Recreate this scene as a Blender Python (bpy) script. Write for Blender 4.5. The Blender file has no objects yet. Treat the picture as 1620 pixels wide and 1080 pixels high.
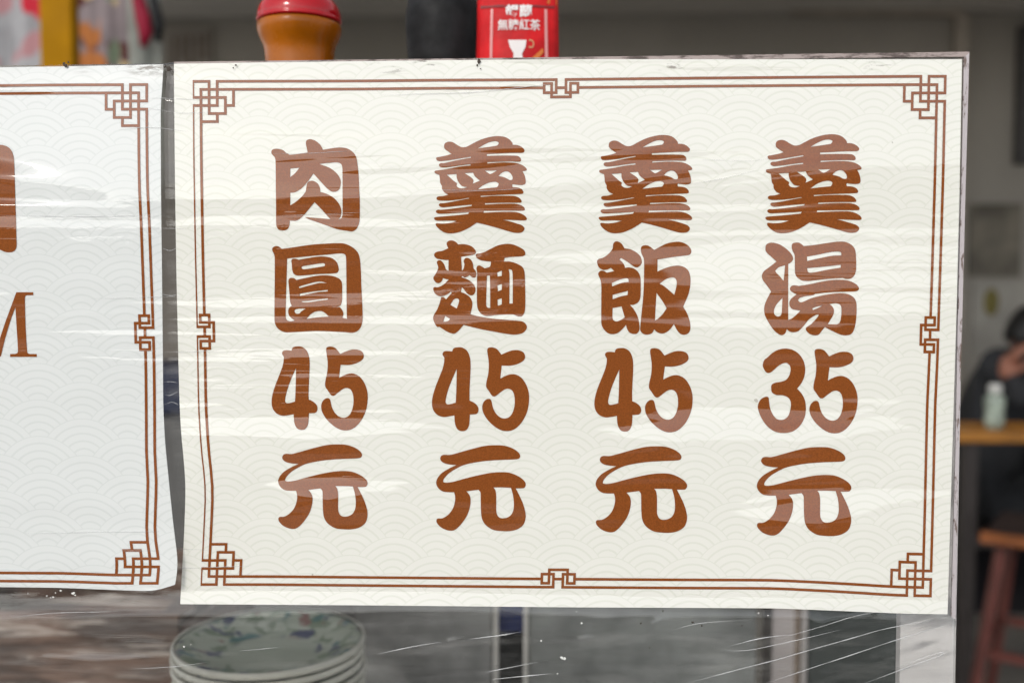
import bpy, bmesh, math, random
from mathutils import Vector, Matrix, geometry
random.seed(7)
C = bpy.context.scene.collection
S = bpy.context.scene
R_ = math.radians

# ------------------------------------------------------------------ camera
# The menu sheet stands in the plane y = 0 (x right, z up, +y into the shop).
Z0 = 1.25                                   # height of the middle of the menu sheet
FPX = 35 / 36 * 1620
def rot(a, b, c):
    X = Matrix.Rotation(a, 3, 'X'); Y = Matrix.Rotation(b, 3, 'Y'); Z = Matrix.Rotation(c, 3, 'Z')
    return Z @ Y @ X
RM = rot(R_(3.14837), R_(2.235184), R_(0.30209))       # sheet (x right, y down, z away) -> camera
TV = Vector((0.02649536, -0.00163988, 0.53903552))
EYE_S = -(RM.transposed() @ TV)
def s2w(v): return Vector((v.x, v.z, -v.y))
EYE = s2w(EYE_S) + Vector((0, 0, Z0))
cam_d = bpy.data.cameras.new('camera'); cam = bpy.data.objects.new('camera', cam_d); C.objects.link(cam)
rt, dn, fw = (s2w(RM[i]) for i in range(3))
m = Matrix((( rt.x, -dn.x, -fw.x, EYE.x), (rt.y, -dn.y, -fw.y, EYE.y), (rt.z, -dn.z, -fw.z, EYE.z), (0, 0, 0, 1)))
cam.matrix_world = m
cam_d.lens = 35; cam_d.sensor_width = 36; cam_d.clip_start = 0.02; cam_d.clip_end = 2000
cam_d.dof.use_dof = True; cam_d.dof.focus_distance = 0.54; cam_d.dof.aperture_fstop = 4.8
S.camera = cam
def ray(px, py):
    d = RM.transposed() @ Vector(((px - 810) / FPX, (py - 540) / FPX, 1.0))
    return s2w(d)
def at(px, py, Y=0.0):                       # the point at depth Y seen at photo pixel px, py
    d = ray(px, py); return EYE + d * ((Y - EYE.y) / d.y)

# ------------------------------------------------------------------ world and sun
SUN_EL, SUN_AZ = R_(34), R_(204)             # azimuth measured clockwise from +y: behind the camera, to the left
w = bpy.data.worlds.new('World'); S.world = w; w.use_nodes = True
nt = w.node_tree; bg = nt.nodes['Background']
sky = nt.nodes.new('ShaderNodeTexSky'); sky.sky_type = 'NISHITA'; sky.sun_disc = False
sky.sun_elevation = SUN_EL; sky.sun_rotation = SUN_AZ; sky.air_density = 1.0; sky.dust_density = 1.0; sky.ozone_density = 0.6
hs = nt.nodes.new('ShaderNodeHueSaturation'); hs.inputs['Saturation'].default_value = 0.27
nt.links.new(sky.outputs[0], hs.inputs['Color']); nt.links.new(hs.outputs[0], bg.inputs['Color'])
bg.inputs['Strength'].default_value = 0.15
sd = bpy.data.lights.new('sun', 'SUN'); sun = bpy.data.objects.new('sun', sd); C.objects.link(sun)
sd.energy = 0.7; sd.angle = R_(10); sd.color = (1, 0.95, 0.87)
sdir = Vector((math.sin(SUN_AZ) * math.cos(SUN_EL), math.cos(SUN_AZ) * math.cos(SUN_EL), math.sin(SUN_EL)))
sun.rotation_euler = sdir.to_track_quat('Z', 'Y').to_euler()
S.view_settings.view_transform = 'Standard'; S.view_settings.look = 'None'
S.view_settings.exposure = 0.52; S.view_settings.gamma = 1.0
S.cycles.max_bounces = 10; S.cycles.transparent_max_bounces = 12

# ------------------------------------------------------------------ node helpers
class NT:
    def __init__(s, tree): s.t = tree
    def n(s, typ, **kw):
        o = s.t.nodes.new(typ)
        for k, v in kw.items(): setattr(o, k, v)
        return o
    def put(s, sock, v):
        if isinstance(v, bpy.types.NodeSocket): s.t.links.new(v, sock)
        elif v is not None: sock.default_value = v
    def m(s, op, a, b=None, c=None, clamp=False):
        o = s.n('ShaderNodeMath', operation=op, use_clamp=clamp)
        s.put(o.inputs[0], a)
        if b is not None: s.put(o.inputs[1], b)
        if c is not None: s.put(o.inputs[2], c)
        return o.outputs[0]
    def rng(s, v, a, b, c=0.0, d=1.0, smooth=True):
        o = s.n('ShaderNodeMapRange', interpolation_type='SMOOTHSTEP' if smooth else 'LINEAR')
        s.put(o.inputs[0], v)
        for i, q in enumerate((a, b, c, d)): s.put(o.inputs[1 + i], q)
        return o.outputs[0]
    def noise(s, vec, scale, detail=3, rough=0.55, dist=0.0):
        o = s.n('ShaderNodeTexNoise'); s.put(o.inputs['Vector'], vec)
        o.inputs['Scale'].default_value = scale; o.inputs['Detail'].default_value = detail
        o.inputs['Roughness'].default_value = rough; o.inputs['Distortion'].default_value = dist
        return o.outputs['Fac']
    def mapv(s, vec, scale=(1, 1, 1), rotz=(0, 0, 0), loc=(0, 0, 0)):
        o = s.n('ShaderNodeMapping'); s.put(o.inputs[0], vec)
        o.inputs['Scale'].default_value = scale; o.inputs['Rotation'].default_value = rotz; o.inputs['Location'].default_value = loc
        return o.outputs[0]
    def mix(s, f, a, b):
        o = s.n('ShaderNodeMix', data_type='RGBA'); s.put(o.inputs['Factor'], f)
        s.put(o.inputs['A'], (*a, 1) if isinstance(a, tuple) else a); s.put(o.inputs['B'], (*b, 1) if isinstance(b, tuple) else b)
        return o.outputs['Result']
    def pos(s): return s.n('ShaderNodeNewGeometry').outputs['Position']
    def obj(s): return s.n('ShaderNodeTexCoord').outputs['Object']

# film wrinkles: a height in metres over world x, z, turned into a normal (one clear film clings over panel and sheets)
def px_xz(px, py): p = at(px, py, 0); return (p.x, p.z)
FOLDS = [  # px polyline, half width px, height mm
 ([(540, 270), (700, 263), (840, 252), (960, 247), (1110, 241)], 5.0, .85),
 ([(540, 316), (700, 307), (840, 298), (1000, 284), (1190, 262)], 4.0, .7),
 ([(-460, 240), (215, 303)], 20.0, 12.0),
 ([(-420, 316), (260, 332)], 8.0, 4.2),
 ([(-330, 134), (175, 147)], 5.0, 1.8),
 ([(660, 146), (760, 140), (870, 128)], 8.0, .45),
 ([(600, 152), (900, 160), (1200, 150)], 5.0, .12),
 ([(1060, 1084), (1225, 1043), (1400, 992), (1505, 966)], 2.4, .2),
 ([(1190, 1084), (1321, 1043), (1417, 1011), (1508, 980)], 2.2, .2),
 ([(1350, 1086), (1491, 1034), (1512, 1030)], 2.2, .2),
 ([(1280, 1080), (1369, 1053), (1424, 1033), (1500, 1008)], 8.0, .6),
 ([(1130, 1028), (1257, 1000), (1353, 972), (1420, 962)], 8.0, .6),
 ([(820, 1056), (900, 1042), (1010, 1030)], 6.0, .4), ([(860, 1030), (960, 1018), (1080, 985)], 10.0, .8), ([(900, 990), (1010, 984)], 9.0, .6), ([(-240, 990), (470, 968)], 14.0, 1.3), ([(-160, 1056), (480, 1036)], 12.0, 1.0),
 ([(590, 1032), (660, 1022), (760, 1010), (840, 1002)], 6.0, .5),
 ([(620, 1076), (720, 1064), (850, 1046)], 5.0, .45),
 ([(870, 1022), (1000, 996), (1080, 975)], 6.0, .5),
 ([(640, 905), (1980, 745)], 58.0, 4.4), ([(690, 730), (1900, 662)], 46.0, 4.0), ([(800, 712), (1360, 684)], 30.0, 2.6),
 ([(120, 704), (880, 684)], 30.0, 2.8), ([(90, 800), (960, 778)], 46.0, 4.2),
 ([(250, 848), (330, 845), (420, 846)], 1.6, .09),
 ([(40, 842), (150, 838), (300, 836)], 1.8, .11),
 ([(230, 161), (300, 157), (400, 156)], 1.5, .08),
 ([(-20, 556), (100, 552), (330, 556), (430, 553)], 1.8, .08),
 ([(400, 258), (520, 249), (640, 244)], 2.5, .10),
 ([(400, 338), (520, 335), (660, 326)], 3.0, .12),
 ([(1120, 300), (1250, 282), (1400, 262)], 3.0, .16),
 ([(1170, 690), (1300, 668), (1420, 640)], 6.0, .16),
 ([(1160, 800), (1300, 778), (1480, 742)], 5.0, .16),
 ([(400, 600), (560, 594), (700, 600)], 4.0, .12),
 ([(420, 815), (520, 812), (640, 806)], 4.0, .16),
]
fg = bpy.data.node_groups.new('film_wrinkles', 'ShaderNodeTree')
fg.interface.new_socket('Normal', in_out='OUTPUT', socket_type='NodeSocketVector')
F = NT(fg); gout = F.n('NodeGroupOutput')
P = F.pos(); sep = F.n('ShaderNodeSeparateXYZ'); fg.links.new(P, sep.inputs[0])
PX, PZ = sep.outputs[0], sep.outputs[2]
MM = 0.001
pv = F.mapv(P, (2.2, 1, 34), (0, R_(3), 0))
h = F.m('MULTIPLY', F.m('SUBTRACT', F.noise(pv, 1.0, 2, .5, .2), .5), 2.9 * MM)
h = F.m('MULTIPLY_ADD', F.noise(F.mapv(P, (3.2, 1, 9), (0, R_(4), 0), (1.7, 0, .6)), 1.0, 0, .5, .3), 9.5 * MM, h)      # the wrap billows slowly
pv2 = F.mapv(P, (5, 1, 120), (0, R_(2.2), 0))
mask = F.rng(F.noise(F.mapv(P, (5, 1, 12)), 1.0, 1), .40, .60)
h2 = F.m('MULTIPLY', F.m('MULTIPLY', F.m('SUBTRACT', F.noise(pv2, 1.0, 3, .55, .3), .5), .34 * MM), mask)
h = F.m('ADD', h, h2)
low = F.rng(PZ, px_xz(600, 925)[1], px_xz(600, 975)[1], 1.0, 1.7)      # the wrap hangs loose below the sheets
h = F.m('MULTIPLY', h, low)
mask2 = F.rng(F.noise(F.mapv(P, (14, 1, 24), (0, 0, 0), (3, 0, 5)), 1.0, 2), .56, .68)
h3 = F.m('MULTIPLY', F.m('MULTIPLY', F.noise(F.mapv(P, (170, 1, 420)), 1.0, 2, .5, .5), .11 * MM), mask2)
h = F.m('ADD', h, h3)
SC = .00034
for pts, wpx, hmm in FOLDS:                    # each fold: a few long thin ridges laid end to end
    q = [px_xz(*p) for p in pts]; n = len(q) - 1
    for i in range(n):
        (x0, z0), (x1, z1) = q[i], q[i + 1]; l = math.dist(q[i], q[i + 1])
        e = F.n('ShaderNodeVectorMath', operation='MULTIPLY_ADD')    # the tiny tie to h keeps the folds in sequence (shader stack)
        F.put(e.inputs[0], h); e.inputs[1].default_value = (1e-9,) * 3; F.put(e.inputs[2], P)
        mp = F.n('ShaderNodeMapping', vector_type='TEXTURE'); F.put(mp.inputs[0], e.outputs[0])
        mp.inputs['Location'].default_value = ((x0 + x1) / 2, 0, (z0 + z1) / 2)
        mp.inputs['Rotation'].default_value = (0, -math.atan2(z1 - z0, x1 - x0), 0)
        mp.inputs['Scale'].default_value = (l * (.5 if n == 1 else .72), 1e4, wpx * SC * 2.0)
        gt = F.n('ShaderNodeTexGradient', gradient_type='QUADRATIC_SPHERE'); F.put(gt.inputs[0], mp.outputs[0])
        h = F.m('MULTIPLY_ADD', gt.outputs['Fac'], hmm * MM, h)
bp = F.n('ShaderNodeBump'); bp.inputs['Strength'].default_value = 1; bp.inputs['Distance'].default_value = 1
fg.links.new(h, bp.inputs['Height']); fg.links.new(bp.outputs[0], gout.inputs[0])

def new_mat(name):
    mt = bpy.data.materials.new(name); mt.use_nodes = True
    return mt, NT(mt.node_tree), mt.node_tree.nodes['Principled BSDF']
def film_coat(N, b, rough=.035):
    g = N.n('ShaderNodeGroup'); g.node_tree = fg
    b.inputs['Coat Weight'].default_value = 1; b.inputs['Coat IOR'].default_value = 1.6
    b.inputs['Coat Roughness'].default_value = rough
    N.put(b.inputs['Coat Normal'], g.outputs[0])
def mat(name, col, rough=.6, metal=0.0, var=.12, scale=9.0, spec=.5, coat=0.0, bump=0.0, bscale=60.0, trans=0.0):
    mt, N, b = new_mat(name)
    o = N.obj()
    f = N.noise(o, scale, 4)
    lo = tuple(c * (1 - var) for c in col); hi = tuple(min(1, c * (1 + var)) for c in col)
    N.put(b.inputs['Base Color'], N.mix(N.rng(f, .3, .7), lo, hi))
    N.put(b.inputs['Roughness'], N.rng(N.noise(o, scale * 2.3, 3), .25, .75, max(0.02, rough - .08), min(1, rough + .08)))
    b.inputs['Metallic'].default_value = metal; b.inputs['Specular IOR Level'].default_value = spec
    b.inputs['Coat Weight'].default_value = coat; b.inputs['Transmission Weight'].default_value = trans
    if bump:
        q = N.n('ShaderNodeBump'); q.inputs['Strength'].default_value = 1; q.inputs['Distance'].default_value = bump
        N.put(q.inputs['Height'], N.noise(o, bscale, 4)); N.put(b.inputs['Normal'], q.outputs[0])
    return mt

def paper_mat(name, base, line, ax, ay, warm, grime):
    mt, N, b = new_mat(name)
    uv = N.n('ShaderNodeUVMap').outputs[0]
    s = N.n('ShaderNodeSeparateXYZ'); N.put(s.inputs[0], uv)
    u, v = N.m('MULTIPLY', s.outputs[0], 1000), N.m('MULTIPLY', s.outputs[1], 1000)   # printed pattern in its own units
    RR, HH, ST = 69.5, 29.0, 12.0
    v0 = N.m('SUBTRACT', v, ay)                               # ay: top of one scale
    kmax = N.m('FLOOR', N.m('DIVIDE', v0, HH))
    res = None
    for j in range(5, -1, -1):
        k = N.m('SUBTRACT', kmax, j)
        par = N.m('FLOORED_MODULO', k, 2.0)
        du = N.m('SUBTRACT', N.m('FLOORED_MODULO', N.m('SUBTRACT', N.m('ADD', u, RR - ax), N.m('MULTIPLY', par, RR)), 2 * RR), RR)
        dv = N.m('SUBTRACT', v0, N.m('ADD', N.m('MULTIPLY', k, HH), RR))
        d = N.m('SQRT', N.m('ADD', N.m('MULTIPLY', du, du), N.m('MULTIPLY', dv, dv)))
        if res is None: res = d
        else:
            ins = N.m('LESS_THAN', d, RR)
            res = N.m('ADD', N.m('MULTIPLY', ins, d), N.m('MULTIPLY', N.m('SUBTRACT', 1, ins), res))
    mr = N.m('DIVIDE', N.m('SUBTRACT', RR, res), ST)
    off = N.m('MULTIPLY', N.m('ABSOLUTE', N.m('SUBTRACT', mr, N.m('ROUND', mr))), ST)
    ln = N.m('MULTIPLY', N.rng(off, 2.3, .7), N.m('LESS_THAN', mr, 4.4))
    fib = N.noise(uv, 900, 2); cloud = N.noise(uv, 5, 3)
    c = N.mix(cloud, base, warm)
    c = N.mix(N.m('MULTIPLY', ln, N.rng(fib, .2, .8, .6, 1)), c, line)
    speck = N.m('GREATER_THAN', N.noise(uv, 42, 1), .83)
    # brown tape grime along the top edge
    vt = s.outputs[1]
    gr = N.m('MULTIPLY', N.rng(N.noise(N.mapv(uv, (22, 90, 1)), 1, 5, .7), grime, grime + .13), N.m('MULTIPLY', N.rng(vt, .126, .110), N.rng(N.noise(N.mapv(uv, (7, 1, 1), (0, 0, 0), (4, 0, 0)), 1, 1), .5, .62)))
    c = N.mix(N.m('MULTIPLY', gr, .8), c, (.14, .11, .08))
    c = N.mix(N.m('MULTIPLY', speck, .45), c, (.22, .17, .11))
    N.put(b.inputs['Base Color'], c); b.inputs['Roughness'].default_value = .7; b.inputs['Specular IOR Level'].default_value = .1
    film_coat(N, b)
    return mt
PAPER_R = paper_mat('warm_white_paper', (.82, .812, .735), (.735, .735, .64), 617, 561 - 58 * 12, (.83, .812, .74), .54)
PAPER_L = paper_mat('cool_white_paper', (.735, .75, .725), (.665, .685, .655), 58, 575 - 58 * 12, (.755, .765, .74), .45)
def ink_mat(name, col):
    mt, N, b = new_mat(name)
    f = N.noise(N.obj(), 1400, 1); g = N.noise(N.obj(), 12, 3)
    c = N.mix(N.rng(f, .3, .7), tuple(q * .82 for q in col), tuple(q * 1.15 for q in col))
    N.put(b.inputs['Base Color'], N.mix(N.m('MULTIPLY', g, .25), c, (col[0] * 1.2, col[1] * 1.35, col[2] * 1.4)))
    b.inputs['Roughness'].default_value = .7; b.inputs['Specular IOR Level'].default_value = .1
    film_coat(N, b); return mt
INK = ink_mat('brown_print', (.245, .065, .011))

# ------------------------------------------------------------------ object helpers
def tag(o, label=None, cat=None, group=None, kind=None):
    if label: o['label'] = label
    if cat: o['category'] = cat
    if group: o['group'] = group
    if kind: o['kind'] = kind
    return o
def empty(name, loc, label, cat, group=None):
    o = bpy.data.objects.new(name, None); C.objects.link(o); o.location = loc; o.empty_display_size = .02
    return tag(o, label, cat, group)
def link(name, bm, mt, parent=None, smooth=True, origin=None):
    me = bpy.data.meshes.new(name)
    if origin is not None: bmesh.ops.translate(bm, verts=bm.verts, vec=-Vector(origin))
    bm.normal_update(); bm.to_mesh(me); bm.free()
    for p in me.polygons: p.use_smooth = smooth
    for q in (mt if isinstance(mt, (list, tuple)) else [mt]): me.materials.append(q)
    o = bpy.data.objects.new(name, me); C.objects.link(o)
    if origin is not None: o.location = origin
    if parent is not None:
        o.parent = parent
        o.matrix_parent_inverse = Matrix.Identity(4)
        o.location = (Vector(origin) if origin is not None else Vector((0, 0, 0))) - world_loc(parent)
    return o
def world_loc(o):
    v = o.location.copy()
    while o.parent: o = o.parent; v = v + o.location
    return v
def box(bm, a, b, bev=0.0):
    x0, y0, z0 = (min(a[i], b[i]) for i in range(3)); x1, y1, z1 = (max(a[i], b[i]) for i in range(3))
    r = bmesh.ops.create_cube(bm, size=1)
    for v in r['verts']:
        v.co = Vector(((x0 + x1) / 2 + v.co.x * (x1 - x0), (y0 + y1) / 2 + v.co.y * (y1 - y0), (z0 + z1) / 2 + v.co.z * (z1 - z0)))
    if bev:
        es = list({e for v in r['verts'] for e in v.link_edges})
        bmesh.ops.bevel(bm, geom=es, offset=bev, segments=2, affect='EDGES', profile=.5)
    return bm
def lathe(bm, prof, c, n=48, cap=True):
    rings = []
    for r, z in prof:
        rings.append([bm.verts.new((c[0] + r * math.cos(2 * math.pi * i / n), c[1] + r * math.sin(2 * math.pi * i / n), c[2] + z)) for i in range(n)])
    for a, b in zip(rings, rings[1:]):
        for i in range(n): bm.faces.new((a[i], a[(i + 1) % n], b[(i + 1) % n], b[i]))
    if cap:
        bm.faces.new(rings[0][::-1]); bm.faces.new(rings[-1])
    return bm
def tube(bm, pts, r, n=10):
    pts = [Vector(p) for p in pts]; rings = []
    for i, p in enumerate(pts):
        t = (pts[min(i + 1, len(pts) - 1)] - pts[max(i - 1, 0)]).normalized()
        a = t.orthogonal().normalized() if i == 0 else (a - t * a.dot(t)).normalized()
        b = t.cross(a); rr = r[i] if isinstance(r, (list, tuple)) else r
        rings.append([bm.verts.new(p + (a * math.cos(2 * math.pi * k / n) + b * math.sin(2 * math.pi * k / n)) * rr) for k in range(n)])
    for x, y in zip(rings, rings[1:]):
        for k in range(n): bm.faces.new((x[k], x[(k + 1) % n], y[(k + 1) % n], y[k]))
    bm.faces.new(rings[0][::-1]); bm.faces.new(rings[-1])
    return bm
def bar(bm, p, q, hw, hd):                    # straight square bar from p to q
    p, q = Vector(p), Vector(q); t = (q - p).normalized()
    a = t.cross(Vector((0, 1, 0)));  a = a.normalized() if a.length > 1e-3 else Vector((1, 0, 0)); b = t.cross(a)
    v = [bm.verts.new(c + a * sx * hw + b * sy * hd) for c in (p, q) for sx, sy in ((-1, -1), (1, -1), (1, 1), (-1, 1))]
    for f in ((3, 2, 1, 0), (4, 5, 6, 7), (0, 1, 5, 4), (1, 2, 6, 5), (2, 3, 7, 6), (3, 0, 4, 7)): bm.faces.new([v[i] for i in f])
    return bm
def new(): return bmesh.new()

# ------------------------------------------------------------------ sheets: shape of the paper, in front of the panel
def gauss(a, b): return math.exp(-(a / b) ** 2)
def w_right(x, z):
    y = -.0012 - .0006 * math.sin(x * 21 + z * 9) * math.sin(z * 17 + 1)
    bx, bz = BUL
    return y - .0026 * gauss(x - bx, .035) * gauss(z - bz, .03) - .0016 * gauss(x - KIN[0], .05) * gauss(z - KIN[1], .03)
def w_left(x, z):
    t = min(1, max(0, (CORN[1] + .13 - z) / .13)); s = min(1, max(0, (x - CORN[0] + .09) / .09))
    return -.0016 - .0009 * math.sin(x * 16 + 2) * math.sin(z * 19) - .006 * t * t * s * s - .001 * s
BUL = px_xz(300, 745); KIN = px_xz(1260, 950); CORN = px_xz(284, 930)
def on(px, py, wf, lift=0.0):
    Y = 0.0
    for _ in range(4):
        p = at(px, py, Y); Y = wf(p.x, p.z)
    p = at(px, py, Y - lift); return p
def interp(tab, t):
    if t <= tab[0][0]: return tab[0][1]
    for (a, va), (b, vb) in zip(tab, tab[1:]):
        if t <= b: return va + (vb - va) * (t - a) / (b - a)
    return tab[-1][1]
def smooth_tab(tab, n=80):                    # lightly rounded polyline
    a, b = tab[0][0], tab[-1][0]; ts = [a + (b - a) * i / n for i in range(n + 1)]
    vs = [interp(tab, t) for t in ts]
    for _ in range(2): vs = [vs[0]] + [(vs[i - 1] + 2 * vs[i] + vs[i + 1]) / 4 for i in range(1, n)] + [vs[-1]]
    return list(zip(ts, vs))
class Coons:
    """maps s, t in 0..1 to pixels from four edge curves: left/right give x over y, top/bottom give y over x"""
    def __init__(s, left, right, top, bottom):
        s.l, s.r, s.t, s.b = (smooth_tab(q) for q in (left, right, top, bottom))
        s.tl = (left[0][1], left[0][0]); s.bl = (left[-1][1], left[-1][0]); s.tr = (right[0][1], right[0][0]); s.br = (right[-1][1], right[-1][0])
    def L(s, t): y = s.tl[1] + (s.bl[1] - s.tl[1]) * t; return (interp(s.l, y), y)
    def Rr(s, t): y = s.tr[1] + (s.br[1] - s.tr[1]) * t; return (interp(s.r, y), y)
    def T(s, u): x = s.tl[0] + (s.tr[0] - s.tl[0]) * u; return (x, interp(s.t, x))
    def B(s, u): x = s.bl[0] + (s.br[0] - s.bl[0]) * u; return (x, interp(s.b, x))
    def __call__(s, u, t):
        l, r, a, b = s.L(t), s.Rr(t), s.T(u), s.B(u); o = []
        for i in (0, 1):
            o.append((1 - u) * l[i] + u * r[i] + (1 - t) * a[i] + t * b[i]
                     - ((1 - u) * (1 - t) * s.tl[i] + u * (1 - t) * s.tr[i] + (1 - u) * t * s.bl[i] + u * t * s.br[i]))
        return o
def paper(name, cn, wf, mt, parent, u0, v0, du, dv, nx=110, ny=80, corner=0.0):
    bm = new(); uvl = bm.loops.layers.uv.new('UVMap'); g = []
    for j in range(ny + 1):
        row = []
        for i in range(nx + 1):
            u, t = i / nx, j / ny
            if corner and u > 1 - corner and t > 1 - corner:       # rounded free corner
                a, b = (u - 1 + corner) / corner, (t - 1 + corner) / corner
                k = math.hypot(a, b)
                if k > 0:
                    sc = max(a, b) / k
                    sc = 1 - (1 - sc) * .55
                    u, t = 1 - corner + corner * a * sc, 1 - corner + corner * b * sc
            px, py = cn(u, t); v = bm.verts.new(on(px, py, wf)); row.append((v, u, t))
        g.append(row)
    for j in range(ny):
        for i in range(nx):
            q = (g[j][i], g[j + 1][i], g[j + 1][i + 1], g[j][i + 1])
            f = bm.faces.new([k[0] for k in q])
            for lp, k in zip(f.loops, q): lp[uvl].uv = ((u0 + du * k[1]) / 1000, (v0 + dv * k[2]) / 1000)
    o = link(name, bm, mt, parent)
    sm = o.modifiers.new('thickness', 'SOLIDIFY'); sm.thickness = .0003; sm.offset = -1
    es = o.modifiers.new('sharp_rim', 'EDGE_SPLIT'); es.split_angle = R_(30)
    return o
LIFT = .00022
def chop(bm, step=.012):                      # cut print finely so that it bends with the paper
    xs = [v.co.x for v in bm.verts]; zs = [v.co.z for v in bm.verts]
    for ax, lo, hi in ((0, min(xs), max(xs)), (2, min(zs), max(zs))):
        k = math.ceil(lo / step)
        while k * step < hi:
            co = [0, 0, 0]; no = [0, 0, 0]; co[ax] = k * step; no[ax] = 1
            bmesh.ops.bisect_plane(bm, geom=bm.verts[:] + bm.edges[:] + bm.faces[:], plane_co=co, plane_no=no, dist=1e-7)
            k += 1
def curve(txt):
    pts = []
    for w_ in txt.split():
        c = w_.endswith('!'); x, y = w_.rstrip('!').split(','); pts.append((float(x), float(y), c))
    n = len(pts); out = []
    for i in range(n):
        p0, p1, p2, p3 = pts[i - 1], pts[i], pts[(i + 1) % n], pts[(i + 2) % n]
        out.append((p1[0], p1[1]))
        d = math.dist(p1[:2], p2[:2])
        if d < 6: continue
        t1 = ((p2[0] - p1[0]) , (p2[1] - p1[1])) if p1[2] else ((p2[0] - p0[0]) / 2, (p2[1] - p0[1]) / 2)
        t2 = ((p2[0] - p1[0]) , (p2[1] - p1[1])) if p2[2] else ((p3[0] - p1[0]) / 2, (p3[1] - p1[1]) / 2)
        def lim(t):                            # tangents no longer than the piece itself
            l = math.hypot(*t); return t if l <= d or l == 0 else (t[0] * d / l, t[1] * d / l)
        t1, t2 = lim(t1), lim(t2)
        k = 3 if d < 60 else 5
        for q in range(1, k):
            s = q / k; a, b, c, e = 2 * s**3 - 3 * s**2 + 1, s**3 - 2 * s**2 + s, -2 * s**3 + 3 * s**2, s**3 - s**2
            out.append((a * p1[0] + b * t1[0] + c * p2[0] + e * t2[0], a * p1[1] + b * t1[1] + c * p2[1] + e * t2[1]))
    return out
def glyph(name, polys, tf, wf, parent, mt=None):
    """polys: list of (outline, holes...) in traced units; tf maps a traced point to a pixel"""
    bm = new()
    for loops in polys:
        L = [[Vector((*tf(*p), 0)) for p in curve(t)] for t in loops]
        flat = [v for l in L for v in l]
        vs = [bm.verts.new(on(v.x, v.y, wf, LIFT)) for v in flat]
        for tri in geometry.tessellate_polygon(L):
            try: bm.faces.new([vs[i] for i in tri])
            except ValueError: pass
    chop(bm)
    inv = []
    for v in bm.verts:                         # back on the paper's surface
        v.co.y = wf(v.co.x, v.co.z) - LIFT
    bm.normal_update()
    for f in bm.faces:
        if f.normal.y > 0: f.normal_flip()
    return link(name, bm, mt or INK, parent, smooth=True)
def bbox_tf(src, dst):
    sx = (dst[2] - dst[0]) / (src[2] - src[0]); sy = (dst[3] - dst[1]) / (src[3] - src[1])
    return lambda x, y: (dst[0] + (x - src[0]) * sx, dst[1] + (y - src[1]) * sy)
def zoom_tf(ox, oy): return lambda x, y: (ox + x / 6, oy + y / 6)

# fretwork border: unit template, x along the edge and y inwards, from one corner
UN = 12.9
CORNER = [(0, 0, 2, 0), (0, 0, 0, 2), (0, 2, 4, 2), (4, 2, 4, 4), (2, 4, 4, 4), (2, 0, 2, 4), (3, 0, 3, 3), (0, 3, 3, 3),
          (5, 1, 5, 3), (4, 3, 5, 3), (3, 4, 3, 5), (1, 5, 3, 5)]
MIDX, MIDY = (.60, 1.163, 2.07), (0.48, 1.0, 1.6, 2.14)
def border(name, cn, W, H, wf, parent, u_from=0.0, only_right=False):
    hw = 2.15; segs = []
    def seg(x0, y0, x1, y1): segs.append((min(x0, x1) - hw, min(y0, y1) - hw, max(x0, x1) + hw, max(y0, y1) + hw))
    for fx in ((1,) if only_right else (0, 1)):
        for fy in (0, 1):
            X = (lambda v: W - v * UN) if fx else (lambda v: v * UN)
            Y = (lambda v: H - v * UN) if fy else (lambda v: v * UN)
            for a, b, c, d in CORNER: seg(X(a), Y(b), X(c), Y(d))
    a1, a2, a3 = (q * UN for q in MIDX); d1, d2, d3, d4 = (q * UN for q in MIDY)
    mx, my = W * .4895, H * .4975
    def edge(along, depth):                    # one side's two lines and the clasp at its middle
        def s(p, q, r, t): seg(*along(p, q), *along(r, t))
        mid, ln = depth
        for sg in (-1, 1):
            end = 0 if sg < 0 else ln
            e3 = 3 * UN if sg < 0 else ln - 3 * UN; e1 = UN if sg < 0 else ln - UN
            s(e3, 0, mid + sg * a1, 0); s(mid + sg * a1, 0, mid + sg * a1, d3)
            s(e1, d2, mid + sg * a3, d2)
            s(mid + sg * a3, d1, mid + sg * a2, d1); s(mid + sg * a3, d1, mid + sg * a3, d3); s(mid + sg * a3, d3, mid + sg * a1, d3)
            s(mid + sg * a2, d1, mid + sg * a2, d4)
        s(mid - a2, d4, mid + a2, d4); s(mid - a1, d2, mid + a1, d2)
    edge(lambda p, q: (p, q), (mx, W)); edge(lambda p, q: (p, H - q), (mx, W))
    if not only_right: edge(lambda p, q: (q, p), (my, H))
    edge(lambda p, q: (W - q, p), (my, H))
    xs = sorted({round(v, 3) for s in segs for v in (s[0], s[2])} | {i * 30.0 for i in range(int(W / 30) + 1)})
    ys = sorted({round(v, 3) for s in segs for v in (s[1], s[3])} | {i * 24.0 for i in range(int(H / 24) + 1)})
    bm = new(); cache = {}
    def V(x, y):
        k = (x, y)
        if k not in cache: cache[k] = bm.verts.new(on(*cn(x / W, y / H), wf, LIFT))
        return cache[k]
    for i in range(len(xs) - 1):
        cx = (xs[i] + xs[i + 1]) / 2
        if cx < u_from: continue
        hit = [s for s in segs if s[0] < cx < s[2]]
        for j in range(len(ys) - 1):
            cy = (ys[j] + ys[j + 1]) / 2
            if any(s[1] < cy < s[3] for s in hit):
                bm.faces.new((V(xs[i], ys[j]), V(xs[i], ys[j + 1]), V(xs[i + 1], ys[j + 1]), V(xs[i + 1], ys[j])))
    return link(name, bm, INK, parent)

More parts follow.
